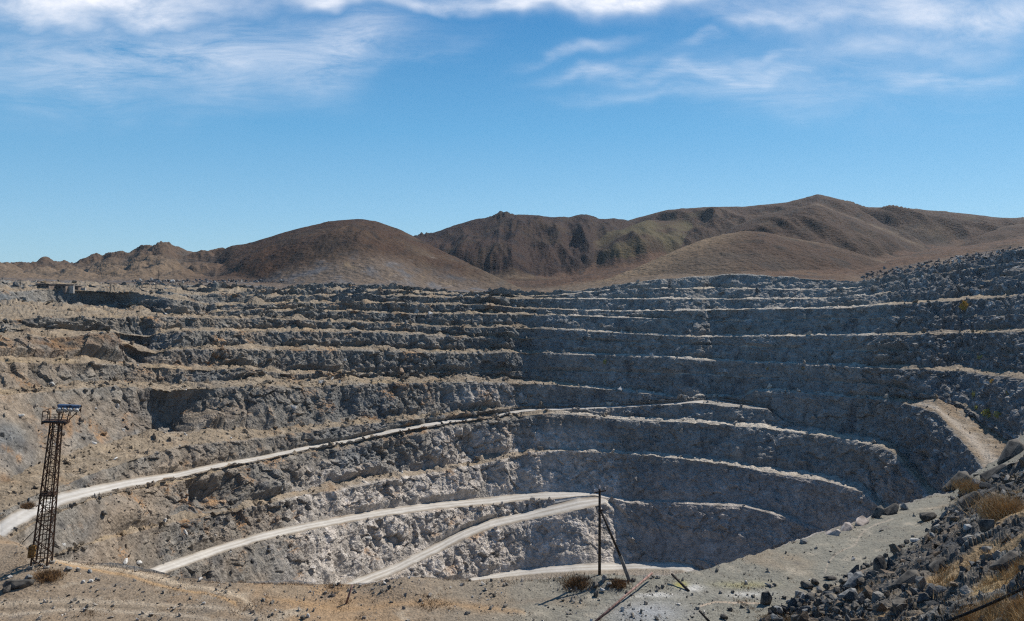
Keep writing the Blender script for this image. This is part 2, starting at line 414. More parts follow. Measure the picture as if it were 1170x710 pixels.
for _ in range(4):
    zp = np.pad(zs, ((2, 2), (0, 0)), 'edge'); zs = sum(k5[i] * zp[i:i + NF] for i in range(5))
    zp = np.pad(zs, ((0, 0), (2, 2)), 'edge'); zs = sum(k5[i] * zp[:, i:i + NX] for i in range(5))
zf = zf + (zs - zf) * sstep(700, 800, far_r)
# let the hills start only behind the rim
bl = sstep(0, 45, far_r - rim_r[None])
zf = rim_z[None] + (zf - rim_z[None]) * bl
RA = np.concatenate([Rr, far_r], 0); ZA = np.concatenate([Zz, zf], 0)
NROW = RA.shape[0]
YA = RA.copy(); XA = (XS - CX)[None] / F * RA
IMY = HY - F * ZA / RA          # photo row of every vertex before relief
XI = np.broadcast_to(XS[None], RA.shape)

# ------------------------------------------------------------------ relief
typ_row = np.array([bands[b][3] for b in BR] + ['far'] * NF)
def grid_normals(X, Y, Z):
    P = np.stack([X, Y, Z], -1)
    du = np.gradient(P, axis=1); dv = np.gradient(P, axis=0)
    n = np.cross(du, dv)
    n /= np.linalg.norm(n, axis=-1, keepdims=True) + 1e-9
    n *= np.where(n[..., 2:3] < 0, -1, 1)
    return n
N0 = grid_normals(XA, YA, ZA)
for _ in range(3):     # soft normals
    N0[:, 1:-1] = (N0[:, :-2] + N0[:, 1:-1] + N0[:, 2:]) / 3
N0 /= np.linalg.norm(N0, axis=-1, keepdims=True)

dN = np.zeros(RA.shape); dZ = np.zeros(RA.shape)
roadmask = np.zeros(RA.shape)
rng_cols = dict(road1=(-300, 803), road2=(-300, 698), road3=(-300, 698), road4=(-300, 792))
for rn, (a, b) in rng_cols.items():
    rows = np.where(typ_row == rn)[0]
    m = (XS >= a) & (XS <= b)
    roadmask[np.ix_(rows, np.where(m)[0])] = 1
land_rows = np.where((BR == names.index('road3b')))[0]
land_cols = np.where((XS >= 634) & (XS < 697))[0]
roadmask[np.ix_(land_rows, land_cols)] = 1
pit = np.isin(typ_row, ['face', 'bench', 'hidden', 'road1', 'road2', 'road3', 'road4'])
pr = np.where(pit)[0]; p0, p1 = pr[0], pr[-1] + 1
X, Y, Z = [a[p0:p1].astype(np.float32) for a in (XA, YA, ZA)]
xi = XI[p0:p1]; iy = IMY[p0:p1]
tr = T[p0:p1][:, None]; ty = typ_row[p0:p1]
facew = np.where((ty == 'face')[:, None], np.clip(np.minimum(tr * 6 + 0.1, (1 - tr) * 5 + 0.42), 0, 1), 0.22)
facew = np.where((ty == 'hidden')[:, None], 0.5, facew)
facew = np.where(np.isin(ty, ['road1', 'road2', 'road3', 'road4'])[:, None], 0.5, facew)
ribs = fbm(X / 10, Y / 10, Z / 36, 3, 21, ridged=True)
ribs2 = fbm(X / 4.6 + Z * .05, Y / 4.6, Z / 30, 3, 22, ridged=True)
strx = fbm((X - Z * 0.9) / 5.0, Y / 9, (Z + X * 0.6) / 30, 4, 23, ridged=True)
big = fbm(X / 30, Y / 30, Z / 34, 3, 25)
f1, f2, cid = worley(X / 4.6 + big, Y / 4.6, Z / 4.2 + ribs * .3, 31)
g1, g2, gid = worley(X / 1.9, Y / 1.9, Z / 1.7, 33)
blocks = (cid - 0.5) * 1.5 + (0.5 - f1) * 0.9
small = (gid - 0.5) * 1.0 + (0.45 - g1) * 0.7
fine = fbm(X / 1.3, Y / 1.3, Z / 1.3, 3, 27)
wr = sstep(930, 1060, xi)              # right slope: strata rising to the right
wl = sstep(640, 560, xi)
near = np.clip(Y / 330, 0.4, 1.1)
rough = np.clip(0.6 + 0.9 * fbm(X / 40, Y / 40, Z / 22, 2, 29), 0.2, 1.3)
upl = sstep(470, 430, iy) * wl
farl = 0.25 + 0.75 * np.maximum(sstep(100, 200, xi), sstep(425, 405, iy))
d = near * ((1 - wr) * (farl * (ribs + 0.1) * (1.3 + 1.0 * wl) * (1.2 - rough * 0.6) + farl * ribs2 * (0.35 + 1.1 * upl)) + wr * strx * 3.0 * (1 + 0.5 * np.exp(-((xi - 1040) / 70) ** 2 - ((iy - 520) / 50) ** 2)) + big * (3.6 + 1.4 * wl)
            + blocks * (1.0 + 1.1 * wl + 0.9 * wr) * rough + small * (0.45 + 0.45 * wl + 0.8 * wr) * rough + fine * 0.4)
d = d * facew * (1 - roadmask[p0:p1]) * np.where((ty == 'face')[:, None], 1, 0.35 + 0.65 * sstep(620, 560, xi))
d = d * (1 - 0.8 * sstep(170, 100, xi) * sstep(432, 455, iy) * sstep(640, 600, iy)) * (1 - 0.7 * sstep(260, 200, xi) * sstep(349, 343, iy))
# single buttresses (+) and recesses (-) of the walls: photo column, row, half sizes, metres
for bx, by, sx, sy, am in [(205, 468, 34, 26, -13), (238, 482, 20, 14, 6), (160, 390, 22, 22, -7), (105, 402, 28, 16, 4), (238, 566, 26, 16, -6), (420, 545, 40, 14, 3),
                           (532, 508, 12, 14, -6), (590, 520, 10, 24, -5), (566, 512, 14, 20, 3), (390, 650, 10, 14, -4), (480, 520, 26, 14, 3), (300, 560, 24, 12, 3), (560, 460, 22, 16, 4),
                           (600, 400, 18, 40, -5), (575, 390, 14, 30, 4), (350, 620, 30, 14, 2), (140, 590, 30, 16, 3), (305, 470, 24, 16, 3), (395, 470, 10, 26, -4), (650, 530, 16, 20, -3),
                           (480, 345, 20, 5, -5), (556, 350, 14, 7, 5), (100, 342, 40, 9, -12)]:
    g = am * np.exp(-((xi - bx) / sx) ** 2 - ((iy - by) / sy) ** 2)
    d = d + g * np.clip(facew * 1.1, 0, 1) * (1 - roadmask[p0:p1])
def isb_prev(a, b):
    # rows of a face that stands on a bench (not on a road)
    out = np.zeros((b - a, 1), bool)
    for r_ in range(a, b):
        bi = BR[r_] if r_ < npit else 0
        out[r_ - a, 0] = bi > 0 and bands[bi - 1][3] == 'bench'
    return out
# relief fades next to the roads
dN[p0:p1] = d
benchz = (np.abs(fine) * 0.5 + small * 0.35 + blocks * 0.4) * near
heap = np.clip(fbm(X / 13, Y / 13, Z / 60, 3, 35) - 0.05, 0, 1) * 5.5 * np.clip(Y / 330, .4, 1.1) * (0.45 + 0.55 * wl)
dZ[p0:p1] = np.where((ty == 'bench')[:, None], benchz * 0.9 + heap * tr, 0) * (1 - roadmask[p0:p1])
# rubble aprons against the foot of each face, growing out of the heap on the bench below
nxt = (np.concatenate([np.array([t != 'road' for t in [x[:4] for x in ty]])]))[:, None]
dZ[p0:p1] += np.where((ty == 'face')[:, None], heap * np.clip(1 - tr * 1.6, 0, 1), 0) * sstep(0.0, 0.12, tr + np.where(isb_prev(p0, p1), 1, 0))
# windrow of stones along the outer road edge
for rn in rng_cols:
    rows = np.where(typ_row == rn)[0]
    first = rows[:2]
    nz = fbm(XA[first] / 1.5, YA[first] / 1.5, XA[first] * 0, 3, 61)
    dZ[first] += np.clip(0.25 + 0.9 * nz, 0, 1.2) * roadmask[first] * np.array([[0.6], [0.5]]) * np.clip(200 / YA[first], 0.25, 1) ** 1.5
    dZ[rows] += 0.07 * noise3(XA[rows] / 6, YA[rows] / 6, XA[rows] * 0, 63) * roadmask[rows]

# foreground relief
fr = np.where(np.isin(typ_row, ['fg', 'fgnear']))[0]; q0, q1 = fr[0], fr[-1] + 1
Xf, Yf, Zf = [a[q0:q1].astype(np.float32) for a in (XA, YA, ZA)]
xif, iyf = XI[q0:q1], IMY[q0:q1]
toe = np.interp(XS, [800, 865, 900, 990, 1030, 1060, 1085, 1110, 1140, 1200], [760, 712, 686, 648, 628, 606, 572, 553, 536, 500])[None]
toe = toe + 6 * fbm(XS / 14, XS * 0, XS * 0 + 2, 3, 71)[None]
hillm = sstep(-4, 22, iyf - toe) * sstep(840, 880, xif)     # rocky hillside on the right
und = fbm(Xf / 14, Yf / 14, Zf * 0, 3, 41) * 0.55
gran = fbm(Xf / 1.1, Yf / 1.1, Zf * 0, 4, 43) * 0.10
hstr = fbm((Xf - Zf * 1.6 - Yf * 0.55) / 1.5, (Yf + Zf) / 4.5, (Zf + Xf * .5) / 3.5, 4, 45, ridged=True)
hb1, hb2, hbid = worley(Xf / 1.7 - Zf * .25, Yf / 2.6, Zf / 1.4, 47)
hc1, hc2, hcid = worley(Xf / 0.42, Yf / 0.6, Zf / 0.36, 48)
hrock = sstep(-0.20, 0.12, fbm(Xf / 5, Yf / 7, Zf / 5, 3, 49) + 0.22 * sstep(120, 10, iyf - toe) - 0.12 * sstep(1050, 1150, xif) * sstep(610, 690, iyf))
dfg = und * (1 - hillm * 0.3) + gran
dhill = hrock * (hstr * 0.28 + (hbid - 0.5) * 0.42 + (0.5 - hb1) * 0.45 + (hcid - 0.5) * 0.2 + 0.25) + fbm(Xf / 3, Yf / 3, Zf / 3, 4, 50) * 0.85
edge = sstep(yP.min(), 1, 0)
tf = T[q0:q1][:, None]; lastb = (BR[q0:q1] == 3)[:, None]
keep = np.where(lastb, 1 - 0.8 * sstep(0.75, 1.0, tf) * sstep(1120, 1080, xif), 1.0)
nearfade = np.where((BR[q0:q1] <= 1)[:, None], 0.12, 1.0) * (1 - 0.7 * sstep(1200, 1230, xif))
def bump(px, py, rad, h):
    # low mound centred on a ground point seen at (px, py)
    r0 = 25 * F / (py - HY); x0 = (px - CX) / F * r0
    return h * np.exp(-((Xf - x0) ** 2 + (Yf - r0) ** 2) / (2 * rad * rad))
mounds = bump(690, 667, 1.0, 0.55) + bump(18, 640, 3.0, 1.0) + bump(28, 672, 1.6, 0.7) + bump(460, 668, 2.0, 0.6) + bump(730, 700, 3.0, 0.25) + bump(270, 684, 3, .4)
ND = (dfg + mounds) * keep * nearfade * (1 - hillm) + hillm * (dhill * nearfade + und * .5)
dN[q0:q1] = 0
dZ[q0:q1] = ND * 1.0
hnx = -0.15 * hillm * dhill * nearfade      # overhanging, leaning to the pit
# hills relief
Xh, Yh, Zh = FARX.astype(np.float32), far_r.astype(np.float32), zf.astype(np.float32)
dist_f = np.clip((far_r - rim_r[None]) / 120, 0, 1)
xh = np.broadcast_to(XS[None], far_r.shape)
left_rocky = sstep(300, 215, xh) * sstep(520, 640, far_r)
crestfade = sstep(0, 45, drop)
slopefac = np.array([0.2, .7, 1.2, 2.2, 1.9, 2.1, 1.9, 1.3, 1.9])[hid]
def soft2(a, n):
    for _ in range(n):
        p = np.pad(a, ((2, 2), (0, 0)), 'edge'); a = sum(k5[i] * p[i:i + NF] for i in range(5))
        p = np.pad(a, ((0, 0), (2, 2)), 'edge'); a = sum(k5[i] * p[:, i:i + NX] for i in range(5))
    return a
slopefac = soft2(slopefac * crestfade, 14); crestfade = soft2(crestfade, 14)
hn = (fbm(Xh / 120 + 3, Yh / 420, Zh * 0, 3, 81, ridged=True) - 0.25) * 15.0
gul = (fbm(Xh / 36, Yh / 220, Zh * 0, 4, 83, ridged=True) - 0.2) * 5.0
hf = fbm(Xh / 12, Yh / 12, Zh * 0, 4, 85) * 1.6
rk1, rk2, rkid = worley(Xh / 26, Yh / 40, Zh * 0, 87)
rocky = (0.55 - rk1) * 20 + fbm(Xh / 14, Yh / 20, Zh * 0, 3, 88, ridged=True) * 5
crag = sstep(0.12, 0.5, fbm(Xh / 55, Yh / 70, Zh * 0, 3, 89)) * fbm(Xh / 9, Yh / 14, Zh * 0, 3, 90, ridged=True) * 6.0
crag *= soft2(np.array([0, .5, .3, 1.3, .4, .6, .3, .25, .3])[hid] * (0.4 + 0.6 * sstep(70, 10, drop)), 10)
low_noise = fbm(Xh / 10, Yh / 12, Zh * 0, 4, 91, ridged=True) * 1.2 * sstep(330, 120, far_r - rim_r[None])
dZ[npit:] = dist_f * ((hn + gul) * sstep(20, 160, far_r - rim_r[None]) * (1 - 0.6 * left_rocky) * slopefac + hf * np.maximum(0.35 + 0.65 * crestfade, (hid == 3) * 1.1) + left_rocky * rocky * 0.8 + crag) + low_noise * np.clip(dist_f * 2, 0, 1)

XA = XA + N0[..., 0] * dN; YA = YA + N0[..., 1] * dN; ZA = ZA + N0[..., 2] * dN + dZ
XA[q0:q1] += hnx
IM2X = CX + F * XA / YA; IM2Y = HY - F * ZA / YA

# ------------------------------------------------------------------ ground colours (surface materials, with some light painted in)
N1 = grid_normals(XA, YA, ZA)
COL = np.zeros(RA.shape + (3,), np.float32)
def mix(a, b, t):
    return a + (np.asarray(b, np.float32) - a) * t[..., None]
c3 = lambda *v: np.array(v, np.float32)
# pit
cp = np.zeros(X.shape + (3,), np.float32)
n_a = fbm(X / 26, Y / 26, Z / 14, 4, 101); n_b = fbm(X / 7, Y / 7, Z / 5, 4, 103); n_c = fbm(X / 2.2, Y / 2.2, Z / 2.2, 3, 105)
cp[:] = c3(0.165, 0.155, 0.138)
cp = mix(cp, c3(0.23, 0.205, 0.175), sstep(-0.05, 0.5, n_a))
cp = mix(cp, c3(0.125, 0.135, 0.14), sstep(0.0, 0.4, fbm(X / 45, Y / 45, Z / 30, 3, 102)) * 0.9)
cp = mix(cp, c3(0.070, 0.074, 0.078), sstep(0.02, 0.4, n_b) * 0.8)
shw = sstep(590, 680, xi) * sstep(560, 500, iy)
cp = mix(cp, c3(0.235, 0.218, 0.195), shw * 0.8)  # wall in shade painted paler and warmer to lift it
cp = mix(cp, c3(0.20, 0.20, 0.195), shw * sstep(0.15, 0.5, fbm(X / 14, Y / 14, Z / 26, 4, 104)) * 0.6)
cp = mix(cp, c3(0.05, 0.055, 0.06), shw * sstep(0.1, 0.45, fbm(X / 7, Y / 7, Z / 45, 4, 106)) * 0.7)
cp = mix(cp, c3(0.15, 0.115, 0.085), shw * sstep(0.1, 0.5, fbm(X / 34, Y / 34, Z / 9, 4, 108)) * 0.65)
cp = mix(cp, c3(0.27, 0.27, 0.265), shw * sstep(0.30, 0.55, fbm(X / 3.5, Y / 3.5, Z / 3.5, 3, 110)) * 0.6)
left_up = sstep(560, 120, xi)
cp = mix(cp, c3(0.22, 0.16, 0.105), left_up * (0.1 + 0.5 * sstep(-0.3, 0.4, n_a)) * sstep(345, 375, iy))
pale = sstep(0.0, 1.0, sstep(505, 570, iy) * sstep(270, 400, xi) * sstep(740, 690, xi) + sstep(480, 500, iy) * sstep(455, 520, xi) * sstep(740, 650, xi) * .8)
pale = np.clip(pale + 0.9 * np.exp(-((xi - 560) / 50) ** 2 - ((iy - 455) / 14) ** 2), 0, 1)
cp = mix(cp, c3(0.40, 0.355, 0.31), pale * (0.60 + 0.45 * sstep(-0.35, 0.3, n_b)))
cp = mix(cp, c3(0.50, 0.46, 0.42), pale * sstep(0.1, 0.5, n_c) * 0.6)
pink = sstep(520, 560, iy) * sstep(690, 760, xi) * 0.75
cp = mix(cp, c3(0.30, 0.262, 0.235), pink)  # pinkish rock, its colour lightened to lift the shaded lower wall
cp = mix(cp, c3(0.46, 0.42, 0.38), pink * sstep(0.1, 0.45, n_b) * 0.6)
cp = mix(cp, c3(0.085, 0.08, 0.08), pink * sstep(0.15, 0.45, -n_b) * 0.6)
pinkR = np.exp(-((xi - 955 + (iy - 590) * 0.9) / 22) ** 2) * sstep(552, 566, iy)
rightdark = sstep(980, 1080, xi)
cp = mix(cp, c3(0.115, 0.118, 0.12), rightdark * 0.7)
cp = mix(cp, c3(0.36, 0.36, 0.35), rightdark * sstep(0.15, 0.5, n_c) * 0.8)  # pale speckle painted in as lit highlights on the rubble
# rusty soil in patches on the gentler ground
soil = sstep(0.05, 0.45, fbm(X / 11, Y / 11, Z / 9, 3, 107)) * sstep(0.42, 0.75, N1[p0:p1, :, 2])
cp = mix(cp, c3(0.27, 0.155, 0.075), soil * 0.9 * sstep(1.15, .6, xi / 700))
brownpatch = np.exp(-((xi - 70) / 75) ** 2 - ((iy - 398) / 11) ** 2) * sstep(-0.4, 0.2, n_b)
cp = mix(cp, c3(0.15, 0.085, 0.045), brownpatch * 0.85)
# dusty benches
flat = sstep(0.84, 0.97, N1[p0:p1, :, 2])
btan = c3(0.225, 0.175, 0.12)
isb = (ty == 'bench')[:, None] * 1.0
btan = btan + (c3(0.40, 0.35, 0.285) - btan) * (sstep(600, 680, xi) * sstep(1030, 980, xi))[..., None]  # painted paler on the shaded wall, standing in for sunlit bench lines
cp = mix(cp, btan, np.clip(isb * 0.75 + flat * 0.4, 0, 0.85) * (0.75 + 0.25 * sstep(-0.4, 0.2, n_b)))
cp = mix(cp, c3(0.33, 0.24, 0.13), isb * sstep(0.1, 0.5, n_a) * 0.4)
cp *= np.clip(1 + 0.42 * n_c + 0.35 * (gid - .5) + 0.25 * (cid - .5), 0.35, 1.9)[..., None]
rtrk = (BR[p0:p1] == names.index('F'))[:, None] * sstep(1035, 1060, xi)
cp = mix(cp, c3(0.20, 0.145, 0.095), rtrk * sstep(-0.3, .3, n_b) * .8)
cp = mix(cp, c3(0.34, 0.29, 0.235), rtrk * np.exp(-((tr - 0.32 + 0.1 * n_b) / 0.16) ** 2) * 0.9)
# roads
rm = roadmask[p0:p1]
cr = np.zeros_like(cp); cr[:] = c3(0.335, 0.31, 0.275)
ruts = fbm(X / 20, Y / 20, np.broadcast_to(tr * 7, X.shape).astype(np.float32), 3, 111)
cr = mix(cr, c3(0.27, 0.235, 0.19), sstep(-0.1, 0.5, ruts) * 0.7)
rut2 = np.exp(-((tr - 0.32 + 0.06 * n_b) / 0.07) ** 2) + np.exp(-((tr - 0.66 + 0.06 * n_b) / 0.07) ** 2)
cr = mix(cr, c3(0.47, 0.445, 0.41), np.clip(rut2, 0, 1) * 0.6)
cr *= (1 + 0.22 * n_b)[..., None]
cr = mix(cr, c3(0.38, 0.36, 0.33), sstep(180, 20, xi) * 0.45)
edge_r = (1 - np.clip(np.minimum(tr, 1 - tr) * 6 - 0.15 + 0.9 * n_b + 0.5 * n_c, 0, 1))
cr = mix(cr, c3(0.20, 0.165, 0.125), edge_r * 0.9)
cp = cp + (cr - cp) * rm[..., None]
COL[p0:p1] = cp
# foreground
cf = np.zeros(Xf.shape + (3,), np.float32)
m_a = fbm(Xf / 9, Yf / 9, Zf * 0, 4, 121); m_b = fbm(Xf / 2.2, Yf / 2.2, Zf * 0, 4, 123); m_c = fbm(Xf / 0.45, Yf / 0.45, Zf / .45, 3, 125)
cf[:] = c3(0.205, 0.158, 0.112)
grey = sstep(420, 700, xif) * 0.85
cf = mix(cf, c3(0.168, 0.164, 0.138), grey)
cf = mix(cf, c3(0.30, 0.19, 0.10), sstep(0.0, 0.45, m_a + 0.3 * np.exp(-((xif - 400) / 120) ** 2)) * 0.6 * (1 - .5 * sstep(600, 800, xif)))
cf = mix(cf, c3(0.36, 0.31, 0.24), sstep(0.12, 0.55, m_b) * 0.55)
cf = mix(cf, c3(0.13, 0.115, 0.10), sstep(0.2, 0.6, -m_b) * 0.6)
cf = mix(cf, c3(0.205, 0.165, 0.12), sstep(0.15, 0.5, fbm(Xf / 6, Yf / 6, Zf * 0, 4, 127)) * 0.6)
# pale crust and grey gravel by the pole, worn foot tracks
def blob(px, py, sx, sy):
    return np.exp(-((xif - px) / sx) ** 2 - ((iyf - py) / sy) ** 2)
cf = mix(cf, c3(0.50, 0.48, 0.44), np.clip(blob(745, 681, 26, 3) + blob(790, 673, 14, 4) + blob(850, 680, 30, 4) * .7, 0, 1) * sstep(-.5, .2, m_b) * .8)
cf = mix(cf, c3(0.25, 0.255, 0.26), np.clip(blob(740, 703, 40, 14), 0, 1) * 0.85)
cf = mix(cf, c3(0.33, 0.30, 0.06), np.clip(blob(778, 669, 7, 3.5), 0, 1) * 0.75)
cf = mix(cf, c3(0.30, 0.27, 0.10), blob(850, 668, 30, 4) * 0.4)
def track(pts, wpx, c, a):
    global cf
    p = np.array(pts, float)
    ty_ = np.interp(XS, p[:, 0], p[:, 1], left=-999, right=-999)[None] + 1.2 * fbm(XS / 12, XS * 0, XS * 0, 2, 7)[None]
    cf = mix(cf, c, np.exp(-((iyf - ty_) / wpx) ** 2) * a)
track([(55, 641), (100, 647), (140, 651), (190, 662), (230, 674), (275, 689), (290, 700)], 3.0, c3(0.42, 0.33, 0.23), 0.85)
track([(60, 646), (140, 657), (230, 681), (270, 697)], 2.0, c3(0.38, 0.24, 0.12), 0.7)
track([(0, 694), (70, 688), (160, 690), (260, 702), (330, 716)], 2.6, c3(0.33, 0.27, 0.20), 0.7)
track([(0, 704), (80, 698), (170, 701), (240, 712)], 2.2, c3(0.34, 0.28, 0.21), 0.7)
track([(0, 699), (80, 693), (165, 695.5), (250, 707)], 1.6, c3(0.14, 0.115, 0.085), 0.5)
track([(560, 694), (620, 684), (660, 680)], 2.5, c3(0.15, 0.12, 0.09), 0.5)
track([(300, 690), (400, 696), (500, 690), (600, 700)], 3.0, c3(0.30, 0.19, 0.10), 0.5)
track([(800, 694), (815, 689), (870, 690)], 0.9, c3(0.40, 0.31, 0.23), 0.9)
pth = np.array([(943, 655), (946, 643), (955, 634), (978, 621), (983, 610), (1000, 600), (1020, 594)], float)
for a_, b_ in zip(pth[:-1], pth[1:]):
    v = b_ - a_; L2 = (v ** 2).sum()
    tt = np.clip(((xif - a_[0]) * v[0] + (iyf - a_[1]) * v[1]) / L2, 0, 1)
    dd = np.hypot(xif - a_[0] - tt * v[0] + 1.5 * m_b, iyf - a_[1] - tt * v[1])
    cf = mix(cf, c3(0.30, 0.25, 0.20), np.exp(-(dd / 0.8) ** 2) * 0.7)
# hillside: dark slaty rock with dry soil between
ch = np.zeros_like(cf); ch[:] = c3(0.235, 0.165, 0.095)
ch = mix(ch, c3(0.34, 0.24, 0.12), sstep(-0.1, 0.5, m_a) * 0.8)
ch = mix(ch, c3(0.12, 0.105, 0.08), sstep(0.15, 0.5, -m_b) * 0.7)
hr = np.zeros_like(cf); hr[:] = c3(0.060, 0.062, 0.063)
hr = mix(hr, c3(0.20, 0.20, 0.19), sstep(0.75, 0.98, hbid) * 0.7)
hr = mix(hr, c3(0.045, 0.047, 0.05), sstep(0.0, 0.5, m_b) * 0.7)
hr = mix(hr, c3(0.20, 0.165, 0.125), sstep(0.72, 0.95, N1[q0:q1, :, 2]) * sstep(-0.5, 0.3, m_a) * 0.65)
hr = mix(hr, c3(0.115, 0.085, 0.06), sstep(0.1, 0.4, fbm(Xf / 1.7, Yf / 1.7, Zf / 1.7, 3, 129)) * 0.7)
ch = ch + (hr - ch) * (sstep(0.25, 0.7, hrock) * 0.92)[..., None]
cf = cf + (ch - cf) * hillm[..., None]
cf *= (1 + 0.28 * m_c)[..., None]
COL[q0:q1] = cf
# hills
h_a = fbm(Xh / 60, Yh / 80, Zh / 40, 4, 131); h_b = fbm(Xh / 16, Yh / 22, Zh / 10, 4, 133); h_c = fbm(Xh / 4, Yh / 6, Zh / 4, 3, 135)
hh = np.zeros(Xh.shape + (3,), np.float32); hh[:] = c3(0.086, 0.049, 0.031); dr_0 = far_r - rim_r[None]
hh = mix(hh, c3(0.115, 0.074, 0.046), sstep(0.0, 0.55, h_a))
hh = mix(hh, c3(0.032, 0.026, 0.023), sstep(0.0, 0.4, h_b) * 0.75)
hh = mix(hh, c3(0.045, 0.035, 0.028), sstep(0.05, 0.4, fbm(Xh / 110, Yh / 130, Zh / 40, 4, 139)) * 0.7)
hh = mix(hh, c3(0.10, 0.085, 0.04), sstep(0.2, 0.5, fbm(Xh / 70, Yh / 70, Zh / 50, 3, 137)) * sstep(850, 1000, far_r) * .6)
hh = mix(hh, c3(0.17, 0.128, 0.088), sstep(540, 640, xh) * sstep(900, 800, xh) * sstep(140, 50, far_r - rim_r[None]) * 0.6)
hh = mix(hh, c3(0.090, 0.065, 0.047), left_rocky * 0.8)
hh = mix(hh, c3(0.15, 0.11, 0.076), sstep(260, 180, xh) * sstep(300, 200, dr_0) * 0.9)
hh = mix(hh, c3(0.06, 0.055, 0.05), left_rocky * sstep(0.45, 0.8, rk1) * .7)
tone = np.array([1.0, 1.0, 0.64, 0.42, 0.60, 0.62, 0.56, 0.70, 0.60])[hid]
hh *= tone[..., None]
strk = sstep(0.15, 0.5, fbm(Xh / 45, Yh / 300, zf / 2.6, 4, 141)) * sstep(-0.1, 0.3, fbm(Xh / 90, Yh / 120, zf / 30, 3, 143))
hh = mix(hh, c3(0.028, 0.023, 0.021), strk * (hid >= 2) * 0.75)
hh = mix(hh, c3(0.185, 0.13, 0.08), (hid == 7) * np.exp(-((dcr + 10) / 42) ** 2) * sstep(880, 800, xh) * 0.85)  # sunlit strip along the spur crest, painted in as tan
hh = mix(hh, c3(0.15, 0.105, 0.066), (hid >= 5) * np.exp(-(dcr / 18) ** 2) * sstep(-.3, .3, h_b) * 0.7)  # lit crest lines of the ridges, put into the colour
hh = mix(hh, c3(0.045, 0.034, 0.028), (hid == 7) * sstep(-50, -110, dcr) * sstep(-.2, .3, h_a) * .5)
hh = mix(hh, c3(0.09, 0.075, 0.034), (hid == 4) * sstep(-.3, .3, h_a) * .7)
hh = mix(hh, c3(0.13, 0.095, 0.062), (hid == 2) * sstep(430, 520, xh) * sstep(0, .4, h_a + .2) * 0.6)
hh = mix(hh, c3(0.025, 0.022, 0.02), np.clip(crag / 4, 0, 1) * 0.7)
# spoil, quarry waste on the ground behind the rim
dr_ = far_r - rim_r[None]
spoil = sstep(110, 40, dr_ + 50 * h_a) * (1 - sstep(560, 640, xh) * sstep(1000, 960, xh) * .92)
sp = np.zeros_like(hh); sp[:] = c3(0.125, 0.095, 0.072)
sp = mix(sp, c3(0.105, 0.105, 0.11), sstep(-0.05, 0.35, h_b) * 0.8)
sp = mix(sp, c3(0.24, 0.22, 0.20), sstep(0.3, 0.6, h_c) * 0.5)
sp = mix(sp, c3(0.33, 0.24, 0.14), sstep(0.25, 0.6, -h_b) * 0.6)
hh = hh + (sp - hh) * spoil[..., None]
# pale scree lines across the brown cone
scree = np.exp(-((IMY[npit:] - 300 + 0 * xh) / 3.2) ** 2) * sstep(340, 365, xh) * sstep(530, 490, xh) * sstep(0.1, 0.4, h_b)
hh = mix(hh, c3(0.26, 0.22, 0.19), scree * 0.6)
hh *= (1 + 0.25 * h_c)[..., None]
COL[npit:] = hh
COL = np.clip(COL, 0.015, 0.75)

# ------------------------------------------------------------------ materials
def newmat(name):
    m = bpy.data.materials.new(name); m.use_nodes = True
    nt = m.node_tree
    b = nt.nodes['Principled BSDF']
    b.inputs['Roughness'].default_value = 0.9
    b.inputs['Specular IOR Level'].default_value = 0.15
    return m, nt, b

def ground_mat(name, s1, s2, bump_d, bump_s, var=0.35):
    m, nt, b = newmat(name)
    N = nt.nodes; L = nt.links
    at = N.new('ShaderNodeAttribute'); at.attribute_name = 'soil'
    tc = N.new('ShaderNodeTexCoord')
    n1_ = N.new('ShaderNodeTexNoise'); n1_.inputs['Scale'].default_value = s1; n1_.inputs['Detail'].default_value = 6; n1_.inputs['Roughness'].default_value = 0.65
    L.new(tc.outputs['Object'], n1_.inputs['Vector'])
    mr = N.new('ShaderNodeMapRange'); mr.inputs['From Min'].default_value = 0.28; mr.inputs['From Max'].default_value = 0.72
    mr.inputs['To Min'].default_value = 1 - var; mr.inputs['To Max'].default_value = 1 + var
    L.new(n1_.outputs['Fac'], mr.inputs['Value'])
    mx = N.new('ShaderNodeVectorMath'); mx.operation = 'SCALE'
    L.new(at.outputs['Color'], mx.inputs[0]); L.new(mr.outputs['Result'], mx.inputs['Scale'])
    L.new(mx.outputs['Vector'], b.inputs['Base Color'])
    n2 = N.new('ShaderNodeTexNoise'); n2.inputs['Scale'].default_value = s2; n2.inputs['Detail'].default_value = 8; n2.inputs['Roughness'].default_value = 0.7
    L.new(tc.outputs['Object'], n2.inputs['Vector'])
    v = N.new('ShaderNodeTexVoronoi'); v.inputs['Scale'].default_value = s2 * 1.7
    L.new(tc.outputs['Object'], v.inputs['Vector'])
    ad = N.new('ShaderNodeMath'); ad.operation = 'ADD'
    L.new(n2.outputs['Fac'], ad.inputs[0])
    ml = N.new('ShaderNodeMath'); ml.operation = 'MULTIPLY'; ml.inputs[1].default_value = 0.45
    L.new(v.outputs['Distance'], ml.inputs[0]); L.new(ml.outputs[0], ad.inputs[1])
    bp = N.new('ShaderNodeBump'); bp.inputs['Distance'].default_value = bump_d; bp.inputs['Strength'].default_value = bump_s
    L.new(ad.outputs[0], bp.inputs['Height']); L.new(bp.outputs['Normal'], b.inputs['Normal'])
    b.inputs['Specular IOR Level'].default_value = 0.05
    return m
M_pit = ground_mat('quarried_rock', 1.4, 0.8, 0.8, 0.9)
M_fg = ground_mat('stony_ground', 6.0, 3.5, 0.12, 0.8)
M_hill = ground_mat('dry_hillside', 0.35, 0.16, 3.0, 0.7, 0.3)
M_road = ground_mat('dusty_road', 0.9, 0.8, 0.15, 0.5, 0.12)

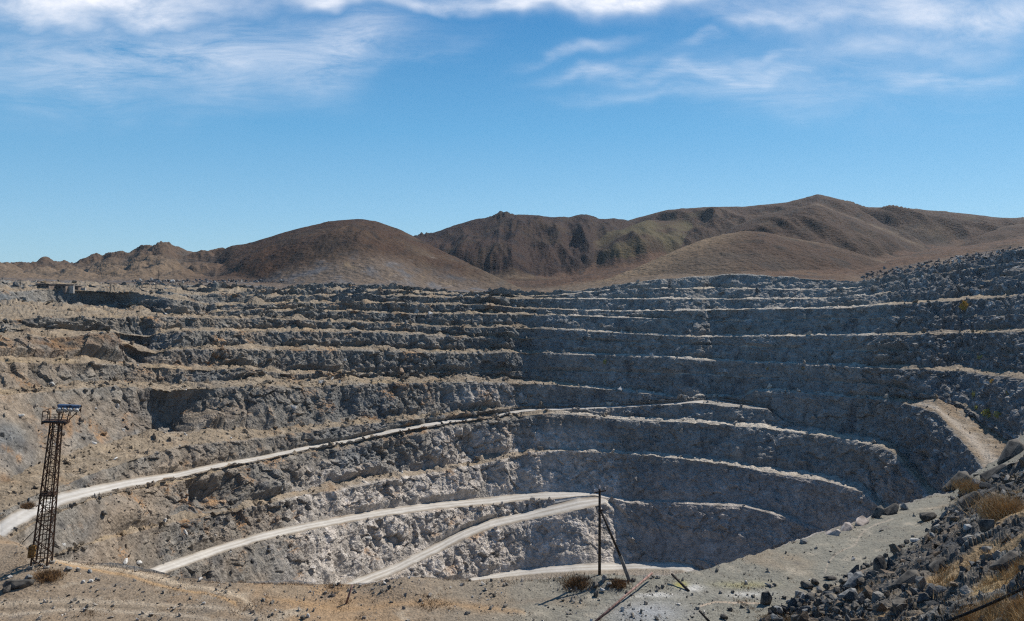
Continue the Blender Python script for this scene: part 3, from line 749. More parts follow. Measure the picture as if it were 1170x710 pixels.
def flat_mat(name, col, rough=0.8, noise=12.0, var=0.3, bump=0.02, metal=0.0, col2=None):
    m, nt, b = newmat(name)
    N = nt.nodes; L = nt.links
    tc = N.new('ShaderNodeTexCoord')
    no = N.new('ShaderNodeTexNoise'); no.inputs['Scale'].default_value = noise; no.inputs['Detail'].default_value = 5
    L.new(tc.outputs['Object'], no.inputs['Vector'])
    rp = N.new('ShaderNodeValToRGB')
    c = np.array(col); k2 = np.array(col2) if col2 is not None else c * (1 + var)
    rp.color_ramp.elements[0].position = 0.35; rp.color_ramp.elements[1].position = 0.65
    rp.color_ramp.elements[0].color = tuple(c * (1 - var)) + (1,)
    rp.color_ramp.elements[1].color = tuple(k2) + (1,)
    L.new(no.outputs['Fac'], rp.inputs['Fac']); L.new(rp.outputs['Color'], b.inputs['Base Color'])
    bp = N.new('ShaderNodeBump'); bp.inputs['Distance'].default_value = bump; bp.inputs['Strength'].default_value = 0.6
    L.new(no.outputs['Fac'], bp.inputs['Height']); L.new(bp.outputs['Normal'], b.inputs['Normal'])
    b.inputs['Roughness'].default_value = rough; b.inputs['Metallic'].default_value = metal
    return m

# ------------------------------------------------------------------ mesh of the land
def mesh_np(name, verts, quads, mat, cols=None, smooth=False, kind=None):
    k = quads.shape[1]
    me = bpy.data.meshes.new(name)
    me.vertices.add(len(verts)); me.vertices.foreach_set('co', verts.astype(np.float32).ravel())
    me.loops.add(quads.size); me.loops.foreach_set('vertex_index', quads.astype(np.int32).ravel())
    me.polygons.add(len(quads)); me.polygons.foreach_set('loop_start', np.arange(0, quads.size, k, dtype=np.int32))
    me.polygons.foreach_set('use_smooth', np.full(len(quads), smooth) if np.isscalar(smooth) else smooth)
    if cols is not None:
        a = me.color_attributes.new('soil', 'FLOAT_COLOR', 'POINT')
        a.data.foreach_set('color', np.concatenate([cols, np.ones((len(cols), 1), np.float32)], 1).astype(np.float32).ravel())
    me.materials.append(mat)
    me.update(calc_edges=True)
    o = bpy.data.objects.new(name, me); C.objects.link(o)
    if kind: o['kind'] = kind
    return o

VID = np.arange(NROW * NX).reshape(NROW, NX)
V = np.stack([XA, YA, ZA], -1).reshape(-1, 3); CV = COL.reshape(-1, 3)
def submesh(name, facemask, mat, smooth):
    q = np.stack([VID[:-1, :-1], VID[:-1, 1:], VID[1:, 1:], VID[1:, :-1]], -1)[facemask]
    u, inv = np.unique(q.ravel(), return_inverse=True)
    if smooth == 'bench': smooth = np.broadcast_to(np.isin(typ_row[:-1], ['bench', 'road1', 'road2', 'road3', 'road4'])[:, None], facemask.shape)[facemask]
    return mesh_np(name, V[u], inv.reshape(-1, 4), mat, CV[u], smooth, 'structure')
ft = typ_row[:-1][:, None] == np.array(['x'])
FM = np.zeros((NROW - 1, NX - 1), int)          # which object each face belongs to
FM[:] = 1
FM[q0:q1] = 0
FM[npit - 1:] = 2
FM[npit - 1] = 2
for i, (rn, (a, b)) in enumerate(rng_cols.items()):
    rows = np.where(typ_row == rn)[0]
    cols_ = np.where((XS[:-1] >= a) & (XS[:-1] < b))[0]
    FM[np.ix_(rows, cols_)] = 3 + i
FM[np.ix_(land_rows, np.where((XS[:-1] >= 634) & (XS[:-1] < 697))[0])] = 3 + list(rng_cols).index('road3')
submesh('foreground_ground', FM == 0, M_fg, False)
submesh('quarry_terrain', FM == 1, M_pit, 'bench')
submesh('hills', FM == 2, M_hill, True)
for i in range(4):
    submesh('haul_road', FM == 3 + i, M_road, True)

# ------------------------------------------------------------------ picking points on the land
EY = IM2Y.copy()
RUNMIN = np.minimum.accumulate(EY, 0)
def hit(px, py):
    """first point of the land seen in photo column px at row py -> (x, y, z)"""
    c = int(np.argmin(np.abs(XS - px)))
    col = EY[:, c]
    start = np.searchsorted(np.arange(NROW), q0 + 20)
    idx = np.where(RUNMIN[:, c] <= py)[0]
    i = int(idx[0]) if len(idx) else NROW - 2
    i = max(1, min(i, NROW - 1))
    a, b = col[i - 1], col[i]
    t = 0.5 if abs(b - a) < 1e-6 else np.clip((py - a) / (b - a), 0, 1)
    p = np.array([XA[i - 1, c], YA[i - 1, c], ZA[i - 1, c]]) * (1 - t) + np.array([XA[i, c], YA[i, c], ZA[i, c]]) * t
    return p, i, c
def rowcol(px, py):
    p, i, c = hit(px, py); return i, c

# ------------------------------------------------------------------ world
def build_world():
    w = bpy.data.worlds.new('World'); scene.world = w; w.use_nodes = True
    nt = w.node_tree; N = nt.nodes; L = nt.links
    for n in list(N): N.remove(n)
    out = N.new('ShaderNodeOutputWorld'); bg = N.new('ShaderNodeBackground')
    sky = N.new('ShaderNodeTexSky'); sky.sky_type = 'NISHITA'; sky.sun_disc = False
    sky.sun_elevation = SUN_EL; sky.sun_rotation = SUN_AZ
    sky.altitude = 900; sky.air_density = 1.0; sky.dust_density = 0.3; sky.ozone_density = 2.0
    hs = N.new('ShaderNodeMix'); hs.data_type = 'RGBA'; hs.blend_type = 'MULTIPLY'
    hs.inputs['Factor'].default_value = 1.0
    L.new(sky.outputs['Color'], hs.inputs['A'])
    tc = N.new('ShaderNodeTexCoord')
    sep = N.new('ShaderNodeSeparateXYZ'); L.new(tc.outputs['Generated'], sep.inputs[0])
    def math_(op, a, b=None, clamp=False):
        n = N.new('ShaderNodeMath'); n.operation = op; n.use_clamp = clamp
        for i, v in enumerate((a, b)):
            if v is None: continue
            if isinstance(v, (int, float)): n.inputs[i].default_value = v
            else: L.new(v, n.inputs[i])
        return n.outputs[0]
    rp = N.new('ShaderNodeValToRGB'); L.new(sep.outputs['Z'], rp.inputs['Fac'])
    rp.color_ramp.elements[0].position = 0.0; rp.color_ramp.elements[0].color = TINT0 + (1,)
    rp.color_ramp.elements[1].position = 0.36; rp.color_ramp.elements[1].color = TINT1 + (1,)
    L.new(rp.outputs['Color'], hs.inputs['B'])
    rb_ = N.new('ShaderNodeValToRGB'); L.new(sep.outputs['Z'], rb_.inputs['Fac'])
    e = rb_.color_ramp.elements
    e[0].position = 0.0; e[0].color = (0.345, 0.575, 0.72, 1)
    e[1].position = 0.9; e[1].color = (0.03, 0.13, 0.36, 1)
    for p_, c_ in ((0.08, (0.225, 0.475, 0.69, 1)), (0.19, (0.105, 0.36, 0.63, 1)), (0.33, (0.025, 0.21, 0.50, 1))):
        q_ = e.new(p_); q_.color = c_
    sc_ = N.new('ShaderNodeVectorMath'); sc_.operation = 'SCALE'; sc_.inputs['Scale'].default_value = 9.0
    L.new(rb_.outputs['Color'], sc_.inputs[0])
    sm = N.new('ShaderNodeMix'); sm.data_type = 'RGBA'; sm.inputs['Factor'].default_value = 0.75
    L.new(hs.outputs['Result'], sm.inputs['A']); L.new(sc_.outputs[0], sm.inputs['B'])
    zc = math_('MAXIMUM', sep.outputs['Z'], 0.02)
    # cloud sheet: direction projected on a level layer overhead
    u = math_('DIVIDE', sep.outputs['X'], zc); v = math_('DIVIDE', sep.outputs['Y'], zc)
    cv = N.new('ShaderNodeCombineXYZ'); L.new(u, cv.inputs[0]); L.new(v, cv.inputs[1])
    yc = math_('MAXIMUM', sep.outputs['Y'], 0.05)
    ta = math_('DIVIDE', sep.outputs['X'], yc); te = math_('DIVIDE', sep.outputs['Z'], yc)
    fwd = math_('GREATER_THAN', sep.outputs['Y'], 0.05)
    cang = N.new('ShaderNodeCombineXYZ'); L.new(ta, cang.inputs[0]); L.new(te, cang.inputs[1])
    def noise(scale, detail, rough, sx, sy, rot=0.0, dist=0.0, off=(0, 0, 0), vec=None):
        mp = N.new('ShaderNodeMapping'); mp.inputs['Scale'].default_value = (sx, sy, 1); mp.inputs['Rotation'].default_value = (0, 0, rot)
        mp.inputs['Location'].default_value = off
        L.new((vec or cang).outputs[0], mp.inputs['Vector'])
        n = N.new('ShaderNodeTexNoise'); n.inputs['Scale'].default_value = scale; n.inputs['Detail'].default_value = detail
        n.inputs['Roughness'].default_value = rough; n.inputs['Distortion'].default_value = dist
        L.new(mp.outputs[0], n.inputs['Vector'])
        return n.outputs['Fac']
    # angular position of the clouds (tangents of azimuth and elevation)
    yc = math_('MAXIMUM', sep.outputs['Y'], 0.05)
    ta = math_('DIVIDE', sep.outputs['X'], yc); te = math_('DIVIDE', sep.outputs['Z'], yc)
    fwd = math_('GREATER_THAN', sep.outputs['Y'], 0.05)
    warp = noise(7.0, 3, 0.5, 1, 1.4, 0.3)
    warpo = math_('MULTIPLY', math_('SUBTRACT', warp, 0.5), 0.10)
    te2 = math_('ADD', te, warpo)
    def blob(px, py, sx, sy, tilt=0.0):
        a0, e0 = (px - CX) / F, (HY - py) / F
        da = math_('SUBTRACT', ta, a0); de = math_('SUBTRACT', te2, e0)
        de = math_('SUBTRACT', de, math_('MULTIPLY', da, tilt))
        q = math_('ADD', math_('POWER', math_('ABSOLUTE', math_('DIVIDE', da, sx / F)), 2.0), math_('POWER', math_('ABSOLUTE', math_('DIVIDE', de, sy / F)), 2.0))
        return math_('POWER', 2.718, math_('MULTIPLY', q, -1.0))
    def total(lst):
        s = lst[0]
        for b in lst[1:]: s = math_('ADD', s, b)
        return s
    dens = total([math_('MULTIPLY', blob(*b[:5]), b[5]) for b in [
        (70, -2, 150, 24, 0.0, 1.0), (170, 18, 110, 22, 0.0, 0.5), (380, -6, 80, 14, 0.03, 1.0), (560, 2, 120, 9, 0.0, 0.7), (725, -6, 110, 19, 0.0, 1.2),
        (1090, 10, 170, 28, 0.0, 0.85), (870, 22, 60, 10, 0.1, 0.45), (1010, 62, 130, 22, 0.05, 0.40), (920, 100, 90, 14, -0.3, 0.20)]])
    n_c = noise(8.0, 15, 0.66, 1.0, 2.3, 0.1, 0.25)
    cum = math_('MULTIPLY', dens, math_('MULTIPLY', math_('SUBTRACT', n_c, 0.22), 2.3, True), True)
    veil = total([math_('MULTIPLY', blob(*b[:5]), b[5]) for b in [
        (260, 62, 170, 34, 0.10, 1.0), (400, 50, 60, 34, 0.5, 0.75), (60, 60, 150, 40, 0.0, 0.7), (120, 100, 200, 34, 0.0, 0.30), (680, 82, 50, 7, 0.22, 0.8), (660, 60, 50, 6, 0.22, 0.8), (820, 82, 120, 9, 0.06, 1.0), (730, 110, 90, 8, 0.1, 0.5), (1090, 92, 90, 8, 0.1, 0.6), (880, 60, 70, 7, 0.2, 0.6),
        (1000, 80, 200, 40, 0.0, 0.45), (480, 62, 60, 9, 0.3, 0.35), (900, 112, 110, 22, -0.2, 0.35), (810, 46, 26, 5, 0.25, 0.8)]])
    n_w = noise(9.0, 15, 0.72, 0.6, 3.0, -0.28, 0.5)
    wisp = math_('MULTIPLY', math_('MULTIPLY', veil, math_('MULTIPLY', math_('SUBTRACT', n_w, 0.30), 2.1, True), True), 0.62)
    fac = math_('MULTIPLY', math_('MAXIMUM', cum, wisp), fwd, True)
    # a few clouds behind the viewer as well
    el = math_('MULTIPLY', math_('SUBTRACT', sep.outputs['Z'], 0.12), 6.0, True)
    rest = math_('MULTIPLY', math_('MULTIPLY', math_('SUBTRACT', noise(0.7, 7, 0.6, 1, 1, 0, 0.5, (3, 1, 0), cv), 0.55), 3.0, True), math_('MULTIPLY', el, 0.5))
    fac = math_('MAXIMUM', fac, math_('MULTIPLY', rest, math_('SUBTRACT', 1.0, fwd)))
    mixn = N.new('ShaderNodeMix'); mixn.data_type = 'RGBA'
    L.new(fac, mixn.inputs['Factor']); L.new(sm.outputs['Result'], mixn.inputs['A'])
    mixn.inputs['B'].default_value = CLOUD + (1,)
    L.new(mixn.outputs['Result'], bg.inputs['Color'])
    bg.inputs['Strength'].default_value = SKY_STRENGTH
    L.new(bg.outputs[0], out.inputs['Surface'])
SKY_STRENGTH = 0.092
TINT0, TINT1 = (0.55, 0.78, 1.0), (0.62, 0.95, 1.0)
CLOUD = (8.0, 8.2, 8.8)
build_world()
sl_ = bpy.data.lights.new('sun', 'SUN'); sl_.energy = 5.0; sl_.angle = math.radians(0.53); sl_.color = (1.0, 0.95, 0.87)
so = bpy.data.objects.new('sun', sl_); C.objects.link(so)
sd = Vector((math.sin(SUN_AZ) * math.cos(SUN_EL), math.cos(SUN_AZ) * math.cos(SUN_EL), math.sin(SUN_EL)))
so.rotation_euler = (-sd).to_track_quat('-Z', 'Y').to_euler()

#@THINGS@
HAZE = 0.00004
# ------------------------------------------------------------------ things: helpers
import bmesh
def link(name, me, parent=None):
    o = bpy.data.objects.new(name, me); C.objects.link(o)
    if parent is not None: o.parent = parent
    return o
def tag(o, label, cat, group=None, kind=None):
    if label: o['label'] = label
    if cat: o['category'] = cat
    if group: o['group'] = group
    if kind: o['kind'] = kind
    return o
def empty(name, loc, rz=0.0):
    o = bpy.data.objects.new(name, None); C.objects.link(o)
    o.location = loc; o.rotation_euler = (0, 0, rz); o.empty_display_size = 0.2
    return o
def copy_tree(o, parent=None):
    c = o.copy(); C.objects.link(c)
    if parent is not None: c.parent = parent
    for ch in list(o.children): copy_tree(ch, c)
    return c
class MB:
    def __init__(s): s.bm = bmesh.new()
    def box(s, c, size, rot=None):
        m = bmesh.ops.create_cube(s.bm, size=1.0)['verts']
        for v in m:
            p = Vector((v.co.x * size[0], v.co.y * size[1], v.co.z * size[2]))
            if rot is not None: p = rot @ p
            v.co = p + Vector(c)
        return s
    def bar(s, a, b, w, h=None, n=4, w2=None):
        """a straight member between two points: n-sided, radius w tapering to w2"""
        a, b = Vector(a), Vector(b); d = b - a
        q = d.to_track_quat('Z', 'Y'); w2 = w if w2 is None else w2
        ra_, rb_ = [], []
        for i in range(n):
            t = 2 * math.pi * (i + 0.5) / n
            e = Vector((math.cos(t), math.sin(t), 0))
            ra_.append(s.bm.verts.new(a + q @ (e * w))); rb_.append(s.bm.verts.new(b + q @ (e * w2)))
        for i in range(n):
            j = (i + 1) % n
            s.bm.faces.new((ra_[i], ra_[j], rb_[j], rb_[i]))
        s.bm.faces.new(ra_[::-1]); s.bm.faces.new(rb_)
        return s
    def build(s, name, mat, parent=None, bevel=0.0, smooth=False):
        if bevel: bmesh.ops.bevel(s.bm, geom=s.bm.edges[:], offset=bevel, segments=1, affect='EDGES', profile=0.6)
        bmesh.ops.recalc_face_normals(s.bm, faces=s.bm.faces[:])
        me = bpy.data.meshes.new(name); s.bm.to_mesh(me); s.bm.free()
        for p in me.polygons: p.use_smooth = smooth
        me.materials.append(mat)
        return link(name, me, parent)

M_rust = flat_mat('rusted_dark_steel', (0.034, 0.024, 0.019), 0.75, 9, 0.5, 0.004, 0.2, (0.075, 0.040, 0.024))
M_blue = flat_mat('faded_blue_paint', (0.022, 0.030, 0.048), 0.5, 4, 0.3, 0.003, 0.0, (0.055, 0.09, 0.16))
M_glass = flat_mat('lamp_glass', (0.32, 0.33, 0.34), 0.2, 5, 0.2, 0.0)
M_ochre = flat_mat('stained_ochre_paint', (0.16, 0.085, 0.03), 0.7, 6, 0.5, 0.004, 0.0, (0.26, 0.15, 0.05))
M_wood = flat_mat('weathered_dark_timber', (0.030, 0.024, 0.020), 0.85, 5, 0.4, 0.01, 0.0, (0.070, 0.055, 0.045))
M_wire = flat_mat('porcelain', (0.42, 0.36, 0.34), 0.35, 5, 0.2, 0.0)
M_conc = flat_mat('old_concrete', (0.20, 0.18, 0.155), 0.9, 6, 0.3, 0.01)
M_pipe = flat_mat('pinkish_rusty_pipe', (0.13, 0.070, 0.055), 0.7, 4, 0.35, 0.006, 0.1, (0.26, 0.165, 0.14))
M_rubber = flat_mat('black_rubber', (0.012, 0.012, 0.013), 0.5, 8, 0.3, 0.003)
M_wall = flat_mat('crumbling_render', (0.17, 0.13, 0.105), 0.9, 0.5, 0.3, 0.03)
M_wallp = flat_mat('pale_block_wall', (0.38, 0.34, 0.30), 0.9, 0.7, 0.2, 0.03)
M_roof = flat_mat('dark_roofing', (0.055, 0.046, 0.042), 0.85, 0.6, 0.3, 0.02)
M_dark = flat_mat('dark_opening', (0.012, 0.012, 0.013), 0.9, 1, 0.2, 0.0)
M_stone_d = flat_mat('dark_slate_stone', (0.046, 0.047, 0.048), 0.9, 1.6, 0.45, 0.06, 0.0, (0.155, 0.135, 0.11))
M_stone_g = flat_mat('grey_stone', (0.15, 0.15, 0.145), 0.9, 2.5, 0.35, 0.05, 0.0, (0.27, 0.26, 0.24))
M_stone_k = flat_mat('pinkish_pale_stone', (0.30, 0.24, 0.20), 0.9, 2.0, 0.3, 0.06, 0.0, (0.46, 0.39, 0.34))
M_stone_p = flat_mat('pale_stone', (0.36, 0.34, 0.31), 0.9, 2.5, 0.25, 0.05, 0.0, (0.55, 0.53, 0.49))
M_yellow = flat_mat('yellow_leaves', (0.46, 0.26, 0.015), 0.8, 3, 0.35, 0.0, 0.0, (0.60, 0.36, 0.03))
M_ygreen = flat_mat('yellow_green_leaves', (0.26, 0.26, 0.04), 0.8, 3, 0.3, 0.0, 0.0, (0.44, 0.40, 0.07))
M_bark = flat_mat('bark', (0.07, 0.055, 0.04), 0.9, 8, 0.3, 0.01)
M_straw = flat_mat('dry_straw', (0.30, 0.18, 0.075), 0.85, 2.5, 0.35, 0.0, 0.0, (0.48, 0.33, 0.16))
M_twig = flat_mat('dry_twigs', (0.14, 0.085, 0.045), 0.9, 2.5, 0.5, 0.0, 0.0, (0.24, 0.14, 0.065))

# ------------------------------------------------------------------ floodlight mast
bp_, _, _ = hit(47, 646)
S = bp_[1] / F                      # metres per photo pixel at this distance
mast = empty('floodlight_tower', (bp_[0], bp_[1], bp_[2] - 0.1))
mast.rotation_euler = (0, math.radians(5.4), math.radians(14))
tag(mast, 'tall rusty lattice floodlight tower standing at the edge of the pit', 'floodlight tower')
Hm = 165 * S; wb, wt = 0.60, 0.34
def corner(i, z):
    w = wb + (wt - wb) * z / Hm
    return Vector(((-w, w, w, -w)[i], (-w, -w, w, w)[i], z))
for i in range(4):
    MB().bar(corner(i, 0), corner(i, Hm), 0.075, n=4, w2=0.06).build('leg', M_rust, mast)
br = MB(); NP = 16
for k in range(NP):
    z0, z1 = Hm * (k / NP) ** 0.95, Hm * ((k + 1) / NP) ** 0.95
    for i in range(4):
        j = (i + 1) % 4
        a, b = (corner(i, z0), corner(j, z1)) if (k + i) % 2 else (corner(j, z0), corner(i, z1))
        br.bar(a, b, 0.034, n=4)
        br.bar(corner(i, z1), corner(j, z1), 0.030, n=4)
br.build('bracing', M_rust, mast)
ld = MB()
ld.bar((-0.13, 0.0, 0.3), (-0.13, 0.0, Hm), 0.04); ld.bar((0.17, 0.0, 0.3), (0.17, 0.0, Hm), 0.04)
for k in range(36): ld.bar((-0.13, 0, 0.5 + k * Hm / 37), (0.17, 0, 0.5 + k * Hm / 37), 0.018)
ld.build('ladder', M_rust, mast)
cz = Hm * 0.5
cm = MB()
for i in range(4): cm.bar(corner(i, cz) * 1.06 + Vector((0, 0, -cz * .06)), corner((i + 1) % 4, cz) * 1.06 + Vector((0, 0, -cz * .06)), 0.09)
cm.box((0, 0, cz), (1.0, 1.0, 0.05)); cm.build('mid_platform', M_rust, mast)
pf = MB(); pf.box((-0.05, 0, Hm + 0.06), (1.75, 1.3, 0.12))
for sx in (-1, 1): pf.box((-0.05 + sx * 0.84, 0, Hm - 0.05), (0.08, 1.3, 0.18))
pf.build('platform', M_rust, mast, 0.01)
rl = MB(); hh_ = 0.95
pts = [(-0.9, -0.62), (-0.35, -0.62), (0.3, -0.62), (0.8, -0.62), (0.8, 0.62), (0.0, 0.62), (-0.9, 0.62)]
for i, (x, y) in enumerate(pts):
    if i not in (3,): rl.bar((x, y, Hm + 0.1), (x, y, Hm + hh_), 0.035)
    x2, y2 = pts[(i + 1) % len(pts)]
    if i not in (2, 1): rl.bar((x, y, Hm + hh_), (x2, y2, Hm + hh_), 0.035)
    rl.bar((x, y, Hm + 0.5), (x2, y2, Hm + 0.5), 0.022)
rl.build('railing', M_rust, mast)
bk = MB()
for x in (0.3, 0.75): bk.bar((x, 0.1, Hm + 0.1), (x + 0.15, 0.1, Hm + 1.05), 0.05)
bk.bar((0.9, 0.1, Hm + 0.2), (1.75, 0.1, Hm + 1.25), 0.05); bk.bar((0.1, 0.1, Hm + 1.05), (1.75, 0.1, Hm + 1.0), 0.05); bk.bar((1.72, 0.1, Hm + 0.85), (1.72, 0.1, Hm + 1.5), 0.04)
bk.build('bracket', M_rust, mast)
hs_ = MB(); hs_.box((0.82, 0.08, Hm + 1.36), (1.7, 0.45, 0.24)); housing = hs_.build('lamp_housing', M_blue, mast, 0.05)
for k in range(4):
    l = MB(); l.bar((0.18 + k * 0.43, -0.02, Hm + 1.20), (0.18 + k * 0.43, -0.22, Hm + 1.04), 0.15, n=12, w2=0.19); l.build('lamp', M_glass, housing, smooth=False)
cb = MB(); cb.box((-0.62, -0.55, 1.45), (0.50, 0.4, 1.0)); cab = cb.build('switch_cabinet', M_ochre, mast, 0.02)
for i in range(4): MB().box(tuple(corner(i, 0) + Vector((0, 0, 0.0))), (0.4, 0.4, 0.5)).build('footing', M_conc, mast, 0.03)

# ------------------------------------------------------------------ timber utility pole with a strut
pb, _, _ = hit(685, 657); S = pb[1] / F
def at(px, py, r):
    return Vector(((px - CX) / F * r, r, (HY - py) / F * r))
pole = empty('utility_pole', tuple(pb)); O = Vector(pb)
tag(pole, 'dark timber utility pole with a slanting strut and stones at its foot', 'utility pole')
rp_ = pb[1]
top = at(685.2, 559, rp_) - O
MB().bar((0, 0, -0.4), top, 0.125, n=10, w2=0.10).build('pole', M_wood, pole, smooth=True)
fb, _, _ = hit(721.5, 664); fb = Vector(fb) - O
at_ = at(686.2, 583, rp_) - O
mid = fb + (at_ - fb) * 0.30
MB().bar(mid, at_ + (at_ - fb).normalized() * 0.15, 0.115, n=10, w2=0.09).build('strut', M_wood, pole, smooth=True)
MB().bar(fb + Vector((0, 0, -0.3)), mid + (at_ - fb).normalized() * 0.3, 0.17, n=8, w2=0.14).build('strut_stub', M_conc, pole)
MB().bar(at_ + Vector((-0.18, -0.05, -0.06)), at_ + Vector((0.22, -0.05, 0.02)), 0.06, n=8).build('clamp', M_rust, pole)
ca = MB(); ca.bar(top + Vector((-0.48, -0.1, -0.28)), top + Vector((0.52, -0.1, -0.08)), 0.06, n=4); carm = ca.build('crossarm', M_wood, pole)
for dx in (-0.42, 0.46):
    zz = -0.18 + 0.2 * dx
    i_ = MB(); i_.bar(top + Vector((dx, -0.1, zz + .03)), top + Vector((dx, -0.1, zz + 0.24)), 0.03, n=8); i_.bar(top + Vector((dx, -0.1, zz + .14)), top + Vector((dx, -0.1, zz + 0.27)), 0.075, n=8, w2=0.05)
    i_.build('insulator', M_wire, carm)
i_ = MB(); i_.bar(top, top + Vector((0, 0, 0.14)), 0.04, n=8); i_.bar(top + Vector((0, 0, 0.10)), top + Vector((0, 0, 0.26)), 0.09, n=8, w2=0.06); i_.build('insulator', M_wire, pole)

# fallen poles and pipes
def lying(name, p0, p1, rad, mat, label, cat, rad2=None, n=10):
    b = MB(); p0, p1 = Vector(p0), Vector(p1)
    m = (p0 + p1) / 2
    b.bar(p0 - m, p1 - m, rad, n=n, w2=rad2)
    o = b.build(name, mat, None, smooth=True); o.location = m
    return tag(o, label, cat)
g0 = Vector(hit(683, 709)[0]); g0.z += 0.05
g0 = g0 + (g0 - at(745, 656, 59.2)) * 0.12
lying('rusty_pipe', g0, at(745, 655, 59.6), 0.085, M_pipe, 'long pinkish rusty pipe propped aslant beside the utility pole', 'pipe')
g1 = Vector(hit(787, 676)[0]); lying('broken_pole', g1 + Vector((0, 0, 0.02)), at(767.5, 656, g1[1] + 1.9), 0.11, M_wood, 'short dark broken pole by the yellow patch at the pit edge', 'pole', 0.09)
g2 = Vector(hit(812, 712)[0]); lying('broken_pole', g2, at(799, 698, g2[1] + 0.7), 0.09, M_wood, 'dark broken pole stump at the bottom of the photo left of the boulders', 'pole', 0.08)
g3 = Vector(hit(395.5, 690)[0]); lying('wooden_stake', g3 - Vector((0, 0, .1)), at(402.5, 668.5, g3[1] + 0.3), 0.085, M_pipe, 'reddish leaning stake on the plateau below the lower haul road', 'stake', 0.07)
g4 = Vector(hit(25, 620)[0]); lying('timber_plank', g4, at(40, 606, g4[1] + 1), 0.10, M_wood, 'dark plank leaning on the bank just left of the lattice tower', 'plank', 0.09, 4)
# hose on the right slope
hp = []
for px in np.linspace(1040, 1235, 22):
    py = 711 + (672 - 711) * (px - 1078) / (1170 - 1078)
    p = Vector(hit(min(px, 1200), min(py, 716))[0])
    hp.append(p)
ha, hb_ = at(1076, 712, hp[4].y * 0.93), at(1172, 671, hp[14].y * 0.92)
q = MB(); dh = (hb_ - ha); ctr = (ha + hb_) / 2
P_ = [ha + dh * t + Vector((0, 0, -0.06 * math.sin(math.pi * min(max(t, 0), 1)))) - ctr for t in np.linspace(-0.5, 1.7, 24)]
for a, b in zip(P_[:-1], P_[1:]): q.bar(a, b + (b - a) * 0.02, 0.062, n=8)
hose = q.build('black_hose', M_rubber, None, smooth=True); hose.location = ctr
tag(hose, 'thick black hose stretched over the dry grass in the lower right corner', 'hose')

# ------------------------------------------------------------------ stones
def hull_rock(seed, n=16, sq=(1, 1, 1)):
    rg = np.random.default_rng(seed); bm = bmesh.new()
    p = rg.normal(size=(n, 3)); p /= np.linalg.norm(p, axis=1, keepdims=True); p *= rg.uniform(0.75, 1.1, (n, 1))
    p = np.clip(p, -0.78, 0.78)          # flattened sides read as split rock
    for v in p: bm.verts.new(Vector(v * np.array(sq)))
    r = bmesh.ops.convex_hull(bm, input=bm.verts[:])
    bmesh.ops.delete(bm, geom=[g for g in r['geom_interior'] if isinstance(g, bmesh.types.BMVert)], context='VERTS')
    return bm
rock_meshes = {}
for k in range(10):
    bm = hull_rock(200 + k, 15 + k % 5, [(1, .8, .8), (1.3, .8, .6), (1.0, 1.0, 0.7), (1.6, .8, .4), (0.8, 0.8, 1.1)][k % 5])
    bmesh.ops.bevel(bm, geom=bm.edges[:], offset=0.05, segments=1, affect='EDGES', profile=0.5)
    bmesh.ops.triangulate(bm, faces=bm.faces[:])
    bmesh.ops.subdivide_edges(bm, edges=bm.edges[:], cuts=1)
    co = np.array([v.co[:] for v in bm.verts])
    nn = fbm(co[:, 0] * 2.3 + k * 7, co[:, 1] * 2.3, co[:, 2] * 2.3, 3, 300 + k) * 0.07
    for v, d_ in zip(bm.verts, nn): v.co *= 1 + float(d_)
    me = bpy.data.meshes.new('boulder'); bm.to_mesh(me); bm.free(); rock_meshes[k] = me
mats3 = dict(k=M_stone_k, d=M_stone_d, g=M_stone_g, p=M_stone_p)
def boulder(px, py, size, m, k, label, group=None, rot=None, lift=0.25, name='boulder', wide=1.0, tall=1.0, edge=None):
    if edge is not None:
        c_ = int(np.argmin(np.abs(XS - px))); py = float(IM2Y[q0:q1, c_ - 2:c_ + 3].max(1).min()) + edge
    p = Vector(hit(px, py)[0]); s = size * p.y / F / 2
    key = (k, m)
    if key not in rock_meshes:
        me = rock_meshes[k].copy(); me.materials.clear(); me.materials.append(mats3[m]); rock_meshes[key] = me
    o = link(name, rock_meshes[key])
    o.location = p + Vector((0, 0, s * lift)); o.scale = (s * wide, s * 0.95, s * tall)
    o.rotation_euler = rot if rot else (random.uniform(-.35, .35), random.uniform(-.35, .35), random.uniform(0, 6.28))
    tag(o, label, 'boulder', group)
    return o
boulder(876, 690, 19, 'd', 4, 'upright dark block at the left end of the boulder pile', rot=(0.05, 0.1, 0.4), tall=1.15, lift=.5)
boulder(891, 700, 15, 'g', 2, 'light grey boulder in front of the upright dark block', lift=.4)
boulder(888, 709, 15, 'g', 0, 'rounded pale boulder at the bottom edge below the upright dark block', lift=.3)
boulder(827, 707, 13, 'd', 2, 'low dark boulder at the bottom edge beside the broken pole stump')
boulder(834, 698, 9, 'd', 0, 'squarish dark boulder just above the low one at the bottom edge')
boulder(879, 670, 9, 'g', 3, 'small flat grey slab lying alone above the upright dark block', rot=(0, 0.2, -0.5))
boulder(901, 661, 4.5, 'd', 1, 'small dark stone alone on the grey plateau above the boulder pile')
boulder(854, 680, 3.6, 'd', 2, 'tiny dark stone beside the white crust on the grey plateau')
boulder(949, 662, 13, 'd', 3, 'long flat dark slab on top of the boulder pile', rot=(0, 0.05, 0.1))
boulder(977, 671, 24, 'g', 3, 'long pale slab leaning in the right half of the boulder pile', rot=(0.2, -0.55, 0.3), lift=.6)
boulder(971, 684, 20, 'g', 3, 'second pale slab lying below the leaning one in the pile', rot=(0.3, -0.3, 0.2), lift=.5)
boulder(1006, 655, 26, 'd', 4, 'big dark standing rock where the boulder pile meets the hillside', rot=(0.1, 0.2, 1.0), lift=.5, tall=1.2)
